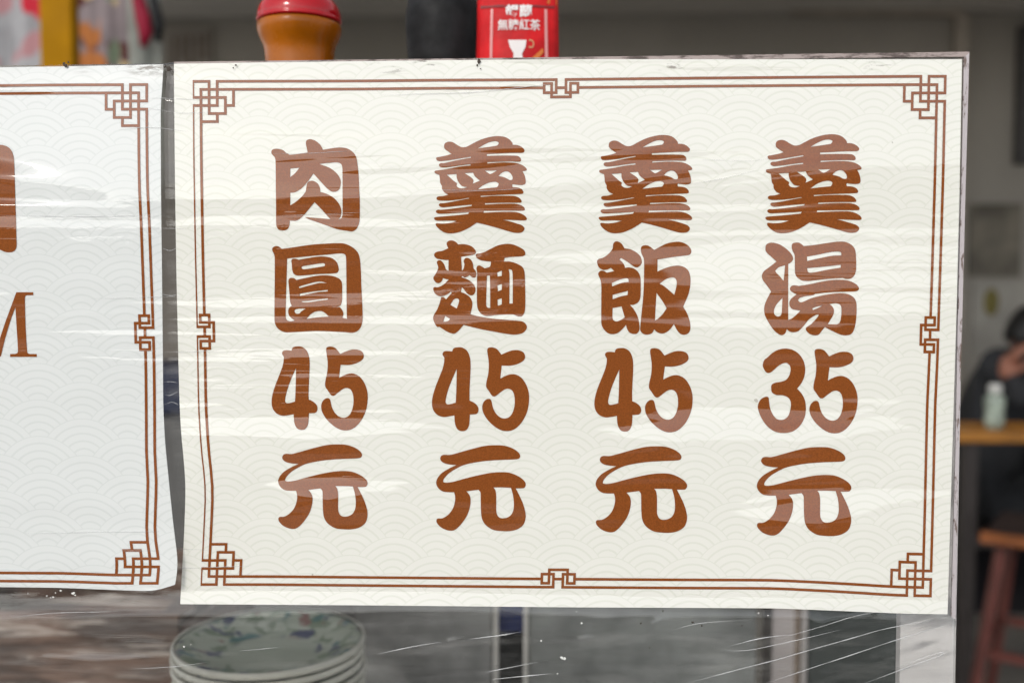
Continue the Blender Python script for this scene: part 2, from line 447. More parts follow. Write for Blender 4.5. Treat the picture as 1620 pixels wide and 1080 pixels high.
# --- right-hand sheet
menu = empty('menu_sheet', at(887, 955, 0), 'cream price sheet with four columns of brown characters ending in 45 and 35', 'menu')
cnR = Coons([(101, 275), (300, 277), (430, 279), (560, 282), (600, 283), (650, 284.5), (690, 287), (730, 291), (765, 293.5), (800, 293), (850, 291), (955, 285)],
            [(94, 1522), (300, 1518), (500, 1513), (700, 1507), (971, 1499)],
            [(275, 101), (500, 98), (700, 95.5), (900, 94), (1522, 94)],
            [(285, 955), (600, 957), (900, 960), (1224, 961.5), (1300, 964.5), (1430, 970), (1499, 971)])
paper('paper', cnR, w_right, PAPER_R, menu, 275, 100, 1245, 860)
cnB = Coons([(129, 304.8), (250, 305.5), (400, 308), (500, 310.5), (560, 311.7), (643, 313), (699, 316.4), (727, 319), (754, 322.5), (782, 324), (810, 322.8), (838, 321.4), (924, 317.2)],
            [(121, 1495.6), (280, 1492), (430, 1487.4), (500, 1485), (570, 1483), (640, 1479.5), (800, 1475.8), (942, 1472)],
            [(304.8, 129), (560, 128.4), (700, 127), (860, 126.4), (1100, 123.8), (1440, 121), (1495.6, 121)],
            [(317.2, 924), (420, 924), (600, 925.7), (860, 928), (1070, 929.4), (1224, 930), (1320, 934.7), (1420, 941), (1472, 942)])
border('border', cnB, 1193, 806, w_right, menu)

GENG = [["258,180 268,150 305,135 345,142 390,170 430,188 475,184 520,160 600,120 690,92 770,82 840,90 885,115 913,148 916,165! 960,168 1000,185 1027,212 1025,233 1005,242 900,243 770,250 668,255! 668,271! 780,268 900,268 965,273 992,295 995,318 980,327 900,325 780,328 673,332! 673,344! 800,335 920,337 985,350 1030,375 1050,398 1045,413 1010,418! 1030,460 1040,505 1035,540 1000,551 960,549 915,543! 910,556! 915,571! 965,575 1000,590 1018,615 1013,633 985,637 800,645 610,654! 610,665! 720,655 850,653 930,656 975,672 1000,700 998,717 975,720 800,722 650,726! 650,738! 800,730 930,730 990,742 1025,765 1032,788 1015,797 900,797 640,799! 637,816! 800,808 930,808 990,822 1035,848 1050,870 1045,886 1015,890 900,885 820,884! 880,897 950,918 1000,935 1026,958 1025,982 1000,1005 950,1010 890,998 780,965 660,932 572,912! 530,940 470,975 400,1003 330,1014 270,1008 220,980 185,945 178,922 190,915! 250,920 320,913 385,895! 300,892 220,894 180,890 163,873 170,860 210,855 330,845 430,835 490,828! 498,811! 430,816 300,823 210,826 185,815 182,798 200,787 230,788 330,778 450,762 522,751! 525,739! 450,745 330,757 250,765 220,757 208,740 220,727 250,725 330,712 430,692 502,679! 490,674! 400,690 300,700 220,700 190,690 187,672 205,660 250,657 300,642! 265,625 240,590 238,560! 222,530 218,490 213,455! 185,445 168,432 172,415 200,410 300,395 420,372 512,363! 512,351! 420,362 320,376 240,382 215,372 210,355 225,342 260,340 360,318 450,300 515,289! 512,280! 420,295 320,312 230,322 195,318 183,298 190,285 220,280 290,265 330,252! 290,225 265,205",
  "580,200! 640,165 700,138 750,131 780,142 778,160 765,173! 690,185", "650,414! 765,411! 720,438 695,444", "780,464! 810,435 850,420 885,430 910,462 915,490 905,502 880,500 850,483 820,473",
  "285,452! 378,445! 380,480 395,520 430,560 482,570! 440,583 400,578 378,558 382,535 350,510", "455,437! 535,432! 555,470 602,508! 533,538! 540,505 520,480", "578,593! 630,555 690,528 750,520 780,535 776,558 765,572! 680,580"]]
ROU = [["350,270! 430,262 520,248! 510,200 503,160 512,132 545,122 590,135 635,170 658,205 664,222! 720,213 790,203 845,201 900,212 950,245 980,290 995,370 1005,480 1010,600 1015,720 1015,830 1010,910 985,970 945,996 890,990 800,975 700,940 600,905 520,877 495,860! 560,865 640,872 735,880! 690,830 640,775 585,720! 540,775 490,835 440,880 405,896 350,893! 350,920 340,960 315,982 280,987 245,980 225,950 220,900 220,800 218,600 217,450 215,330 208,295 190,275 176,255 178,230 200,215 240,213 285,225 315,250",
  "355,400! 442,393! 400,445 355,482!", "355,630! 400,625 460,590 520,525 575,448! 640,520 700,585 740,615 775,621 815,603 833,555 830,500 795,445 730,395 630,357! 720,347 800,342 838,358 850,400 851,600 851,830 842,868 812,884! 832,855 840,800 820,740 770,680 700,640 640,622! 637,585 618,545 580,519 545,517 518,535 508,575 500,620 460,670 400,722 355,750!"]]
YUAN_R = [["185,160 185,135 210,117 245,120 275,142! 400,125 550,103 700,92 820,88 880,95 950,130 995,175 1015,230 1025,350 1030,500 1038,650 1042,800 1030,870 1000,915 950,938 880,933 750,925 600,920 450,928 330,935 280,925 230,890 208,840 205,780 206,600 208,400 207,220 200,190",
  "325,233! 450,220 600,205 720,195 800,186 850,186 878,200 885,240 888,450 890,650 893,805! 850,795! 860,760 850,725 825,695 795,688! 830,680 845,640 848,560 845,460 820,425 760,400 680,392 600,398 500,418 412,437! 390,420 355,418 338,440 340,475 347,560 355,650 370,680! 345,700 335,735 345,775 375,805 395,820! 360,828 325,818 313,790 312,700 318,500 322,350",
  "437,500! 520,475 600,455 650,452 705,468! 640,465 560,482 440,515!", "445,567! 560,548 650,537 710,530! 710,545! 620,552 520,572 447,588!", "458,638! 520,635 620,622 712,610! 712,622! 620,634 530,648 475,648!",
  "395,735 405,715 440,708 502,707! 460,735 440,755 410,755", "510,805! 545,765 590,738 640,731 680,745 720,783! 620,790"],
  ["365,255 375,238 405,235 435,245! 520,230 620,215 700,217 760,235 800,275 813,320 815,345 795,370 700,378 600,382 500,392 420,395 385,375 373,335 370,290", "462,315 480,305 560,292 650,278 680,282 683,300 670,308 580,322 490,335 468,330"]]
MIAN = [["557,205 565,188 600,183 640,172 700,140 770,108 840,95 900,98 960,120 1010,150 1027,180 1020,203 990,213 900,218 830,228! 822,262! 880,262 940,280 1000,315 1020,370 1025,500 1027,650 1022,730 1000,775 965,783 935,772 910,762! 820,765 740,770 690,778 640,775 600,750 575,710 567,650 567,500 568,410 568,360 562,325 575,302 600,302 640,325! 690,310 700,262! 650,258 600,248 565,228",
  "662,395! 690,393! 693,550 693,702! 665,697 655,670 658,530", "760,365! 803,347! 803,398! 762,405!", "763,487! 803,475! 803,530! 765,545!", "763,623! 803,610! 803,668! 765,682!", "868,335! 895,340 905,370 907,520 907,660! 875,660! 876,520 876,380"],
  ["283,110 280,85 300,66 330,62 365,75 390,100! 440,97 500,110 540,137 558,170 550,190 520,200 470,208 417,218! 422,300 425,352! 440,330 448,290 442,255 455,232 480,228 510,245 530,285 534,325 550,345 561,370 558,402 542,415 520,410 497,390! 475,405 450,412 428,402 418,410! 470,428 520,460 550,505 552,545 535,575 510,583 475,565 450,535 425,505! 415,550! 460,570 500,600 522,645 522,690 505,762! 600,785 720,803 850,815 950,822 1010,835 1040,870 1035,905 1000,940 930,955 850,948 720,925 590,900 440,862! 400,910 365,940 340,946 290,930 240,900 210,880! 190,882 170,855 152,810 155,775 190,715 215,650 228,598! 250,600 275,620! 300,590 328,560! 318,548! 290,570 240,590 195,585 165,560 152,525 160,505 200,505 250,480 300,432! 270,428 245,418! 235,445 210,466 180,462 157,435 155,410 180,370 200,320 187,275 195,253 225,253 258,290 272,335 297,350! 297,248! 250,245 190,235 165,215 162,190 185,170 240,160 295,135!",
  "315,672! 345,625 370,612 395,620 395,650 375,708!", "265,778! 312,805! 290,828 247,833!"]]
FAN = [["295,140 300,95 320,73 345,72 380,92 408,138! 460,145 520,175 560,215 573,260 565,290 535,315 510,315 470,290 420,255 375,228! 360,243! 385,265 405,295 413,322! 450,318 500,330 540,365 560,420 562,500 560,590 545,640 500,670 460,672! 500,720 535,790 550,870 548,915 525,945 490,948 455,935 432,900 422,862! 395,895 350,935 310,950 260,945 215,910 190,860 187,800 187,650 188,500 180,440 160,390 160,370 180,350 210,350 240,368! 310,352! 278,322! 245,338 205,343! 165,318 148,275 150,250 170,235 200,228 250,195",
  "288,465! 360,435 420,420 443,425 447,455! 380,465 290,498!", "295,578! 440,540! 437,580! 370,593 295,620!", "295,703! 380,687! 395,740 410,790! 370,818 330,830 303,818 294,790"],
  ["563,150 570,120 600,108 635,112 690,152! 740,125 800,95 870,78 930,75 990,95 1030,130 1043,165 1030,195 1000,203 900,215 800,230 722,242! 720,358! 780,330 850,308 920,300 975,315 1015,350 1033,410 1033,480 1015,570 965,690! 1000,750 1028,830 1033,900 1015,940 975,957 935,945 905,910 877,855! 840,905 800,935 760,945 715,930 690,905! 670,940 630,955 590,950 560,920 557,880 570,750 585,600 592,450 594,300 590,230 570,190",
  "740,472! 800,430 850,413 885,418 903,450 900,500 880,578! 820,525 780,493", "712,560! 760,625 808,705! 770,760 730,800 697,822! 703,700"]]
TANG = [["185,150 192,105 225,85 270,85 330,105 400,155 440,205 448,240 430,268 402,285! 402,550! 402,815! 440,800 480,765 518,727! 480,722 440,712 415,680 415,640 440,605 483,572! 450,557 422,535 420,510 440,490 475,488 500,493! 600,478 720,452 820,437 920,435 990,448 1050,480 1073,510 1065,535 1030,545 930,548 800,553 660,567! 640,580 560,592 510,608 497,628 510,645 540,645 620,610 720,585 820,568 910,562 980,575 1030,610 1050,660 1050,770 1035,880 1005,945 950,962 890,952 820,920 750,883! 720,920 690,955 650,962 600,945 570,910 575,885 620,855 680,790 692,765! 670,765 600,810 550,870 500,920 455,932 415,925 388,902! 375,940 345,960 310,950 260,905 210,830 178,760 175,690 195,630 240,545! 200,490 160,435 152,395 170,355 230,310 290,262! 250,225 200,180",
  "278,350! 310,318 372,297! 365,380 358,445! 320,400 290,370", "348,605! 343,700 340,750 325,778 295,782 270,760 268,720 290,670", "632,705! 680,688 727,680! 690,700 635,722!", "793,665! 840,658 880,662 903,685 907,750 895,830 870,855 830,857 778,855! 805,810 832,760 835,715 815,682"],
  ["435,130 440,95 470,83 510,85 550,115! 650,105 780,85 880,73 950,78 1010,110 1040,160 1047,250 1045,350 1025,400 990,425 950,427 920,418! 800,425 680,437 590,447 530,440 485,410 467,370 465,280 462,200 445,165", "580,215! 680,198 790,175 870,167 903,175 905,203! 820,207 700,230 582,257!", "582,325! 700,315 900,293! 900,320! 800,335 700,355 620,368 590,360"]]
FOUR = [["240,180 255,155 290,150 332,155! 345,125 380,115 430,118 475,150 500,210 507,290 502,420 497,530 497,620! 540,640 575,675 582,715 565,745 535,750 500,752! 498,800 490,860 465,900 425,910 385,895 360,845 352,760! 300,770 245,775 190,755 155,715 140,660 145,590 170,500 205,410 240,320 255,260 258,215!", "375,320! 373,450 370,560 365,640! 320,652 285,655 270,635 275,590 300,500 335,410"]]
FIVE = [["665,150 672,122 710,115 755,130 800,185! 850,162 910,143 970,145 1010,165 1025,205 1010,240 960,270 890,288 803,288! 795,350 788,412! 830,390 880,372 930,372 985,400 1030,460 1058,540 1062,620 1045,720 1000,815 940,880 880,907 810,905 740,870 670,805 627,735 617,680 630,635 660,607 690,605 705,625 720,690 750,745 790,780 835,790 875,775 905,735 925,660 923,580 905,530 870,508 830,515 780,550 740,580 712,575 680,530 655,490 658,440 675,360 680,270 670,190"]]
THREE = [["160,290 175,235 200,215! 250,170 310,138 380,127 450,142 510,185 550,250 563,320 555,390 530,450 487,507! 530,555 560,615 570,690 560,770 520,850 450,910 360,928 280,915 210,870 150,790 115,700 118,650 145,605 190,583 215,590 220,625 230,690 255,750 290,792 330,803 370,795 405,760 425,690 425,630 400,590 350,570 290,567 250,545 240,510 245,470 280,450 340,440 385,420 415,375 425,320 415,285 385,263 350,268 310,290 265,330 225,358 190,350"]]
DOLLAR = [["218,210 230,182 260,173 310,175 400,152 520,118 640,90 740,83 830,88 910,115 960,150 977,180 968,208 930,217 800,222 650,232 530,250 440,272 370,305 300,350 255,400 247,430 275,438 340,430 450,400 580,368 700,345 800,338 880,345 950,372 1000,405 1028,440 1028,470 1010,490 935,492! 970,560 1005,640 1027,720 1028,780 1005,840 950,880 880,897 800,897 720,885 650,840 615,780 605,700 603,600 600,530 582,505! 520,513 467,520! 495,555 507,600 500,670 475,745 430,815 380,870 340,892 290,890 230,865 190,825 182,795 195,778 240,775 290,745 335,690 358,620 360,570 350,528! 290,528 240,520 200,490 180,445 190,400 230,350 300,305 372,270! 320,267 260,255 230,235",
  "725,483! 820,483 890,487! 910,560 918,640 912,700 890,745 850,770 800,775 770,760 752,720 750,650 750,560 742,510"]]
def gb(b, ox, oy): return (ox + b[0] / 6, oy + b[1] / 6, ox + b[2] / 6, oy + b[3] / 6)
GB = (163, 82, 1050, 1014)
glyph('character', ROU, zoom_tf(400, 200), w_right, menu)
for b in (gb((160, 93, 1040, 1015), 660, 200), gb((163, 82, 1050, 1014), 920, 200), gb((185, 75, 1098, 1014), 1180, 200)):
    glyph('character', GENG, bbox_tf(GB, b), w_right, menu)
for g, ox in ((YUAN_R, 400), (MIAN, 660), (FAN, 920), (TANG, 1180)): glyph('character', g, zoom_tf(ox, 370), w_right, menu)
B4, B5 = (140, 115, 582, 910), (617, 115, 1062, 907)
for b in (gb((178, 107, 613, 898), 400, 530), gb(B4, 660, 530), gb((122, 122, 566, 914), 920, 530)): glyph('digit', FOUR, bbox_tf(B4, b), w_right, menu)
glyph('digit', THREE, zoom_tf(1180, 530), w_right, menu)
for b in (gb((648, 108, 1090, 900), 400, 530), gb(B5, 660, 530), gb((602, 123, 1054, 918), 920, 530), gb((603, 130, 1060, 928), 1180, 530)): glyph('digit', FIVE, bbox_tf(B5, b), w_right, menu)
BD = (180, 83, 1028, 897)
for b in (gb((240, 75, 1087, 880), 400, 690), gb(BD, 660, 690), gb((134, 93, 1000, 912), 920, 690), gb((104, 100, 998, 943), 1180, 690)):
    glyph('character', DOLLAR, bbox_tf(BD, b), w_right, menu)

# --- left-hand sheet (only its right end is in the picture)
menu2 = empty('menu_sheet', at(20, 930, 0), 'cool white sheet running off the left edge with glare streaks and curled corner', 'menu')
cnL = Coons([(109, -420), (520, -420), (926, -420)],
            [(102, 258.5), (130, 257), (170, 254), (300, 254.5), (420, 256), (560, 257.5), (640, 258), (700, 261), (760, 267), (820, 273), (870, 279), (905, 285), (936, 287)],
            [(-420, 109), (0, 107), (120, 105), (258.5, 102)],
            [(-420, 926), (0, 928), (90, 929), (190, 933), (287, 936)])
paper('paper', cnL, w_left, PAPER_L, menu2, -420, 103, 675, 830, 70, 80, corner=.085)
cnLB = Coons([(137, -400), (520, -400), (916, -400)],
             [(134, 232), (180, 232), (250, 232.5), (300, 233.3), (350, 236), (420, 238.5), (500, 241.5), (560, 243.3), (600, 244), (660, 244.5), (720, 244.6), (760, 247.5), (800, 246), (842, 244.5), (866, 247.5), (889, 252), (922, 248.5)],
             [(-400, 137), (0, 135.5), (100, 134.5), (232, 134)],
             [(-400, 916), (0, 918.5), (100, 919), (180, 922), (248.5, 922)])
border('border', cnLB, 634, 784, w_left, menu2, u_from=330, only_right=True)
glyph('character', [["-60,229! -10,229! 4,229.5 13,233 19,240 22,252 24,310 26,380 26,391 21,398 10,399 0,395 -15,388! -60,388!"]], lambda x, y: (x, y), w_left, menu2)
def tM(x, y): return (x / 7.2, 440 + y / 7.2)
glyph('letter', [["185,160! 378,160! 378,193! 305,195 285,212 285,330 292,560 306,800 312,845 330,860 418,862! 418,895! 115,895! 115,862! 185,858 203,840 200,740 185,500 175,330! 120,480 60,680 8,890! -40,890! -40,790! 0,680 60,500 130,310"]], tM, w_left, menu2)

# ------------------------------------------------------------------ the clear panel, its edge tape and white specks
PANEL = None
def panel_mat():
    mt, N, b = new_mat('wrapped_acrylic')
    t = N.t; out = t.nodes['Material Output']; t.nodes.remove(b)
    g = N.n('ShaderNodeGroup'); g.node_tree = fg
    fr = N.n('ShaderNodeFresnel'); fr.inputs['IOR'].default_value = 1.43; N.put(fr.inputs['Normal'], g.outputs[0])
    gl = N.n('ShaderNodeBsdfGlossy'); gl.inputs['Roughness'].default_value = .04; N.put(gl.inputs['Normal'], g.outputs[0])
    tr = N.n('ShaderNodeBsdfTransparent'); tr.inputs['Color'].default_value = (.985, .99, .985, 1)
    df = N.n('ShaderNodeBsdfDiffuse'); df.inputs['Color'].default_value = (.62, .60, .57, 1)
    p = N.pos()
    dirt = N.rng(N.noise(N.mapv(p, (18, 1, 130), (0, R_(4), 0)), 1, 5, .62), .46, .78, .01, .12)
    m1 = N.n('ShaderNodeMixShader'); N.put(m1.inputs[0], dirt); N.put(m1.inputs[1], tr.outputs[0]); N.put(m1.inputs[2], df.outputs[0])
    m2 = N.n('ShaderNodeMixShader'); N.put(m2.inputs[0], fr.outputs[0]); N.put(m2.inputs[1], m1.outputs[0]); N.put(m2.inputs[2], gl.outputs[0])
    N.put(out.inputs[0], m2.outputs[0]); return mt
PANEL = panel_mat()
CTZ = at(810, 1980, 0).z                        # counter top
def slab(bm, pxs, y0, y1):                      # a prism with a traced front outline (pixels at depth y0)
    f = [bm.verts.new(at(px, py, y0)) for px, py in pxs]; k = [bm.verts.new((v.co.x, y1, v.co.z)) for v in f]; n = len(f)
    bm.faces.new(f); bm.faces.new(k[::-1])
    for i in range(n): bm.faces.new((f[i], k[i], k[(i + 1) % n], f[(i + 1) % n]))
    bmesh.ops.recalc_face_normals(bm, faces=bm.faces[:]); return bm
panel = empty('splash_panel', (0.0, .002, CTZ), 'clear wrapped acrylic screen that carries both price sheets', 'screen')
link('pane', slab(new(), [(-700, 112), (258, 101), (275, 99), (900, 91.5), (1533, 83), (1517, 700), (1511, 1080), (1497, 1980), (-700, 1980)], .0008, .0038), PANEL, panel, smooth=False)
def dirt_mat(name, a, b_, lo, hi, sc):
    mt, N, b = new_mat(name); o = N.pos()
    f = N.rng(N.noise(N.mapv(o, sc), 1, 5, .7), lo, hi)
    N.put(b.inputs['Base Color'], N.mix(f, a, b_)); b.inputs['Roughness'].default_value = .38
    return mt
TAPE = dirt_mat('dirty_edge_tape', (.40, .325, .30), (.08, .055, .045), .45, .60, (60, 1, 240))
TAPE2 = dirt_mat('yellowed_side_tape', (.52, .47, .475), (.15, .10, .08), .52, .62, (260, 1, 60))
link('edge_tape', slab(new(), [(275, 98.2), (900, 90.5), (1534, 82), (1532.6, 90), (1200, 93.6), (900, 94.2), (275, 100.6)], -.0002, .00075), TAPE, panel, smooth=False)
link('edge_tape', slab(new(), [(1525, 91), (1533.6, 84), (1527.5, 300), (1522, 520), (1517, 700), (1512, 980), (1505, 975), (1512, 700), (1515, 520), (1521, 300)], -.0004, .00075), TAPE2, panel, smooth=False)
WHITE = mat('pale_speck', (.75, .74, .70), .5)  # small irregular white specks on the panel
bm = new()
for px, py, r in ((44, 938, 1.0), (74, 942, 1.8), (84, 944, 2.0), (88, 937, 1.4), (80, 945, 1.3), (96, 934, 2.2), (116, 938, 3.2), (119, 941, 2), (291, 1022, 2.2), (302, 1019, 1.0), (889, 1040, 3.0), (893, 1041, 3), (856, 1013, 1.8), (920, 985, 2.0), (882, 1065, 1.4), (1200, 969, 1.5), (1215, 973, 1.4), (912, 967, 1.3)):
    n = 9; c = at(px, py, -.0001)
    ring = [bm.verts.new((c.x + SC * r * random.uniform(.55, 1.2) * math.cos(6.283 * i / n), c.y, c.z + SC * r * random.uniform(.45, 1.0) * math.sin(6.283 * i / n))) for i in range(n)]
    top = bm.verts.new((c.x, c.y - .0004, c.z))
    for i in range(n): bm.faces.new((ring[i], ring[(i + 1) % n], top))
bmesh.ops.recalc_face_normals(bm, faces=bm.faces[:])
tag(link('white_speck', bm, WHITE, panel), kind='stuff')
DARKB = mat('dark_grime', (.06, .045, .035), .8)
bm = new()
for px, py, r in ((757, 97, 4.2), (755, 103, 2.2), (760, 109, 1.6), (373, 103, 2.2), (369, 108, 1.5), (101, 101, 3.5), (108, 99, 3), (104, 104, 3), (268, 110, 5), (262, 106, 3), (1049, 966, 1.6), (1096, 984, 2.4), (1110, 989, 2.0), (1027, 1024, 1.4), (1174, 989, 1.4), (1014, 985, 1.8)):
    n = 8; c = at(px, py, -.0022 if py < 200 else -.0001)
    ring = [bm.verts.new((c.x + SC * r * random.uniform(.4, 1.2) * math.cos(6.283 * i / n), c.y, c.z + SC * r * random.uniform(.4, 1.2) * math.sin(6.283 * i / n))) for i in range(n)]
    top = bm.verts.new((c.x, c.y - .0005, c.z))
    for i in range(n): bm.faces.new((ring[i], ring[(i + 1) % n], top))
bmesh.ops.recalc_face_normals(bm, faces=bm.faces[:])
tag(link('grime_spot', bm, DARKB, panel), kind='stuff')

# creases: thin folded ribs of the wrap, their glints put in as whitish colour
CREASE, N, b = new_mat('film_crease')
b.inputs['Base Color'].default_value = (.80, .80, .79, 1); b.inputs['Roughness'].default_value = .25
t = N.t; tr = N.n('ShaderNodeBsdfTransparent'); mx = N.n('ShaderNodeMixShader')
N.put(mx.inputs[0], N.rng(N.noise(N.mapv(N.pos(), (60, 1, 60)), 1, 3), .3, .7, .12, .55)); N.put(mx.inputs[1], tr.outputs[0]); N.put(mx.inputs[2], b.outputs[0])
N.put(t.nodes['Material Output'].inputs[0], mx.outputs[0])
def crease(pts, rpx, wob=.35):
    P_ = []
    for (x0, y0), (x1, y1) in zip(pts, pts[1:]):
        n = max(3, int(math.dist((x0, y0), (x1, y1)) / 14))
        for i in range(n): P_.append((x0 + (x1 - x0) * i / n, y0 + (y1 - y0) * i / n))
    P_.append(pts[-1]); n = len(P_); Q = []
    for _ in range(2): P_ = [P_[0]] + [((P_[i - 1][0] + 2 * P_[i][0] + P_[i + 1][0]) / 4, (P_[i - 1][1] + 2 * P_[i][1] + P_[i + 1][1]) / 4) for i in range(1, n - 1)] + [P_[-1]]
    ph = random.uniform(0, 6)
    for i, (x, y) in enumerate(P_):
        p = at(x, y + wob * math.sin(i * .8 + ph) * .5 + wob * random.uniform(-.3, .3), 0)
        inR = 283 < x < 1500 and y < 958; inL = x < 262 and y < 930
        p.y = (w_right(p.x, p.z) if inR else w_left(p.x, p.z) if inL else 0) - .0006
        Q.append(p)
    k = len(Q); rr_ = [SC * rpx * .72 * max(.12, min(1, i / (k * .25), (k - 1 - i) / (k * .25))) * random.uniform(.7, 1.2) for i in range(k)]
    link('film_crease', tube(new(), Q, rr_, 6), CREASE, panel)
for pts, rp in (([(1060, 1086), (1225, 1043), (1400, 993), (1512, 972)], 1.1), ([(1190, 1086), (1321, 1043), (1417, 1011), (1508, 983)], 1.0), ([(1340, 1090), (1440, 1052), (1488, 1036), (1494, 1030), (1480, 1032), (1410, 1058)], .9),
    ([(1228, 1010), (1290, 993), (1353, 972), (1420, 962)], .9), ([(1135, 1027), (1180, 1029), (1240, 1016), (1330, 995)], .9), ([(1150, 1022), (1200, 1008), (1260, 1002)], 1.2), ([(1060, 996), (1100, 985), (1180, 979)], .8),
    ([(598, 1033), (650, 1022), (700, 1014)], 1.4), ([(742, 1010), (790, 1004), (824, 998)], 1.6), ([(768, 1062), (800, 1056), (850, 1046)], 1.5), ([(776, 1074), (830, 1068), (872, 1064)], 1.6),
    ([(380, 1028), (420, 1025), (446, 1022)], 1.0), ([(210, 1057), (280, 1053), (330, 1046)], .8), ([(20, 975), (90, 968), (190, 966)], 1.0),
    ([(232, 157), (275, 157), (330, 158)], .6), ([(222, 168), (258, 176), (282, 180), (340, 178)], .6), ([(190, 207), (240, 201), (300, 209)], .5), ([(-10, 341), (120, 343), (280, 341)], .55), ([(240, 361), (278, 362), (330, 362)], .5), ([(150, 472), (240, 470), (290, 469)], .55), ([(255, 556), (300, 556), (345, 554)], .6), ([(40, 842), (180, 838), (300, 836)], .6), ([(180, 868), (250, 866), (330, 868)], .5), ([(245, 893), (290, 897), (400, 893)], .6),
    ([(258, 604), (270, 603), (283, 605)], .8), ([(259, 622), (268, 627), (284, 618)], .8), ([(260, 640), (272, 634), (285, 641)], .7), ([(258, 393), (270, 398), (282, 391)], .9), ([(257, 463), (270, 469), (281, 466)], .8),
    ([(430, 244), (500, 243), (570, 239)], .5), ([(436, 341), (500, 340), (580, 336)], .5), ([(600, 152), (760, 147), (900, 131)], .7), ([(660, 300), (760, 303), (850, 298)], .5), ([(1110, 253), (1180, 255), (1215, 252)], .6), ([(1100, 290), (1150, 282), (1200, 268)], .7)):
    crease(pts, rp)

# white post behind the right end of the panel
bm = slab(new(), [(1437, 300), (1525.5, 300), (1511, 1080), (1496, 1980), (1411, 1980), (1423, 1080)], .0045, .011)
tag(link('support_post', bm, mat('chalky_white_paint', (.84, .80, .79), .55, bump=.0004), None, smooth=False), 'chalky white post right behind the lower right edge of the screen', 'post')

# ------------------------------------------------------------------ the room behind
YB = 3.7
ceil_z = at(900, 24, YB).z
xl, xr = -3.4, at(1700, 300, YB).x + 1.2
WALL = mat('grey_plaster', (.37, .343, .30), .85, var=.10, scale=1.3, bump=.002)
def struct(name, bm, mt): return tag(link(name, bm, mt, None, smooth=False), kind='structure')
struct('wall', box(new(), (xl, YB, 0.004), (xr, YB + .15, ceil_z + .6)), WALL)
struct('wall', box(new(), (xr, 1.0, 0.004), (xr + .15, YB + .15, ceil_z + .6)), mat('added_dark_side_wall', (.16, .15, .14), .9))  # unseen right wall, put in dark to cut light from that side
struct('ceiling', box(new(), (xl, 1.35, ceil_z), (xr, YB, ceil_z + .15)), mat('ceiling_board', (.66, .63, .58), .9, scale=.8))
struct('floor', box(new(), (xl, -.1, 0.0), (xr, YB, .004)), mat('floor_tile', (.15, .14, .125), .5, scale=4))
bm = new(); bmesh.ops.create_grid(bm, x_segments=1, y_segments=1, size=600)
bmesh.ops.translate(bm, verts=bm.verts, vec=(0, 0, -.004))
struct('ground', bm, mat('concrete_paving', (.42, .41, .39), .85, scale=.7, var=.2))
# unseen wall, box and dark strips added to shape the film's reflections
bm = box(new(), (-30, -13.3, -.004), (30, -13.0, 2.0))
REFL_DARK = mat('dark_for_reflection', (.05, .05, .045), .9, var=.4, scale=2)
tag(link('added_street_wall', bm, REFL_DARK, None, smooth=False), 'unseen dark wall added across the street to darken reflections in the wrap', 'wall')
bm = box(new(), (-.5, -5.6, -.004), (.62, -5.0, 1.72), .02)  # added dark box, mirrored to darken the middle of the film
tag(link('added_dark_box', bm, REFL_DARK, None, smooth=False), 'unseen dark box added out front to darken reflections in the middle of the sheet', 'box')
struct('added_near_strip', box(new(), (-60, -3.0, -.003), (60, -1.7, .001)), mat('added_dark_near', (.045, .045, .043), .9, scale=5))  # dark ground strip added to break up reflections low on the panel
struct('added_far_strip', box(new(), (-60, -7.4, -.003), (60, -5.7, .001)), mat('added_dark_far', (.05, .05, .05), .9, scale=3))  # second dark ground strip, added for bands in the film's reflection
# pale conduit along the ceiling that drops down the wall
bm = new(); a, b_, c_ = at(1250, 18, YB - .03), at(1521, 20, YB - .03), at(1521, 82, YB - .03)
d_ = Vector((c_.x, c_.y, CTZ - .2))
bar(bm, a, b_, .016, .02); bar(bm, b_ - Vector((0, 0, .016)), d_, .026, .02)
tag(link('cable_duct', bm, mat('beige_duct', (.42, .37, .31), .6), None, smooth=False), 'pale cable duct turning down the grey back wall above the screen corner', 'duct')

def wall_box(name, x0, y0, x1, y1, Y, th, mt, label, cat, bev=0.0, group=None):
    p, q = at(x0, y0, Y), at(x1, y1, Y)
    bm = box(new(), (p.x, Y, q.z), (q.x, Y + th, p.z), bev)
    return tag(link(name, bm, mt, None, smooth=False, origin=((p.x + q.x) / 2, Y, q.z)), label, cat, group)
o = wall_box('wall_poster', 1535, 322, 1614, 438, YB - .012, .012, mat('faded_brown_poster', (.18, .16, .125), .7, var=.5, scale=5), 'dim brown poster hung on the back wall right of the screen', 'poster')
o = wall_box('wall_notice', 1540, 446, 1640, 560, YB - .012, .012, mat('pale_notice_paper', (.37, .35, .31), .8), 'pale notice sheet with an olive spot below the brown poster', 'notice')
p = at(1568, 478, YB - .013)
bm = new(); r = bmesh.ops.create_circle(bm, cap_ends=True, radius=.045, segments=20)
for v in bm.verts: v.co = Vector((p.x + v.co.x * .7, YB - .014, p.z + v.co.y * 1.3))
link('printed_spot', bm, mat('olive_print', (.17, .14, .035), .7), o)
wall_box('dark_cabinet', 1617, 40, 1760, 258, YB - .05, .049, mat('black_cabinet', (.075, .07, .068), .6), 'tall black cupboard high on the wall at the right edge', 'cupboard')
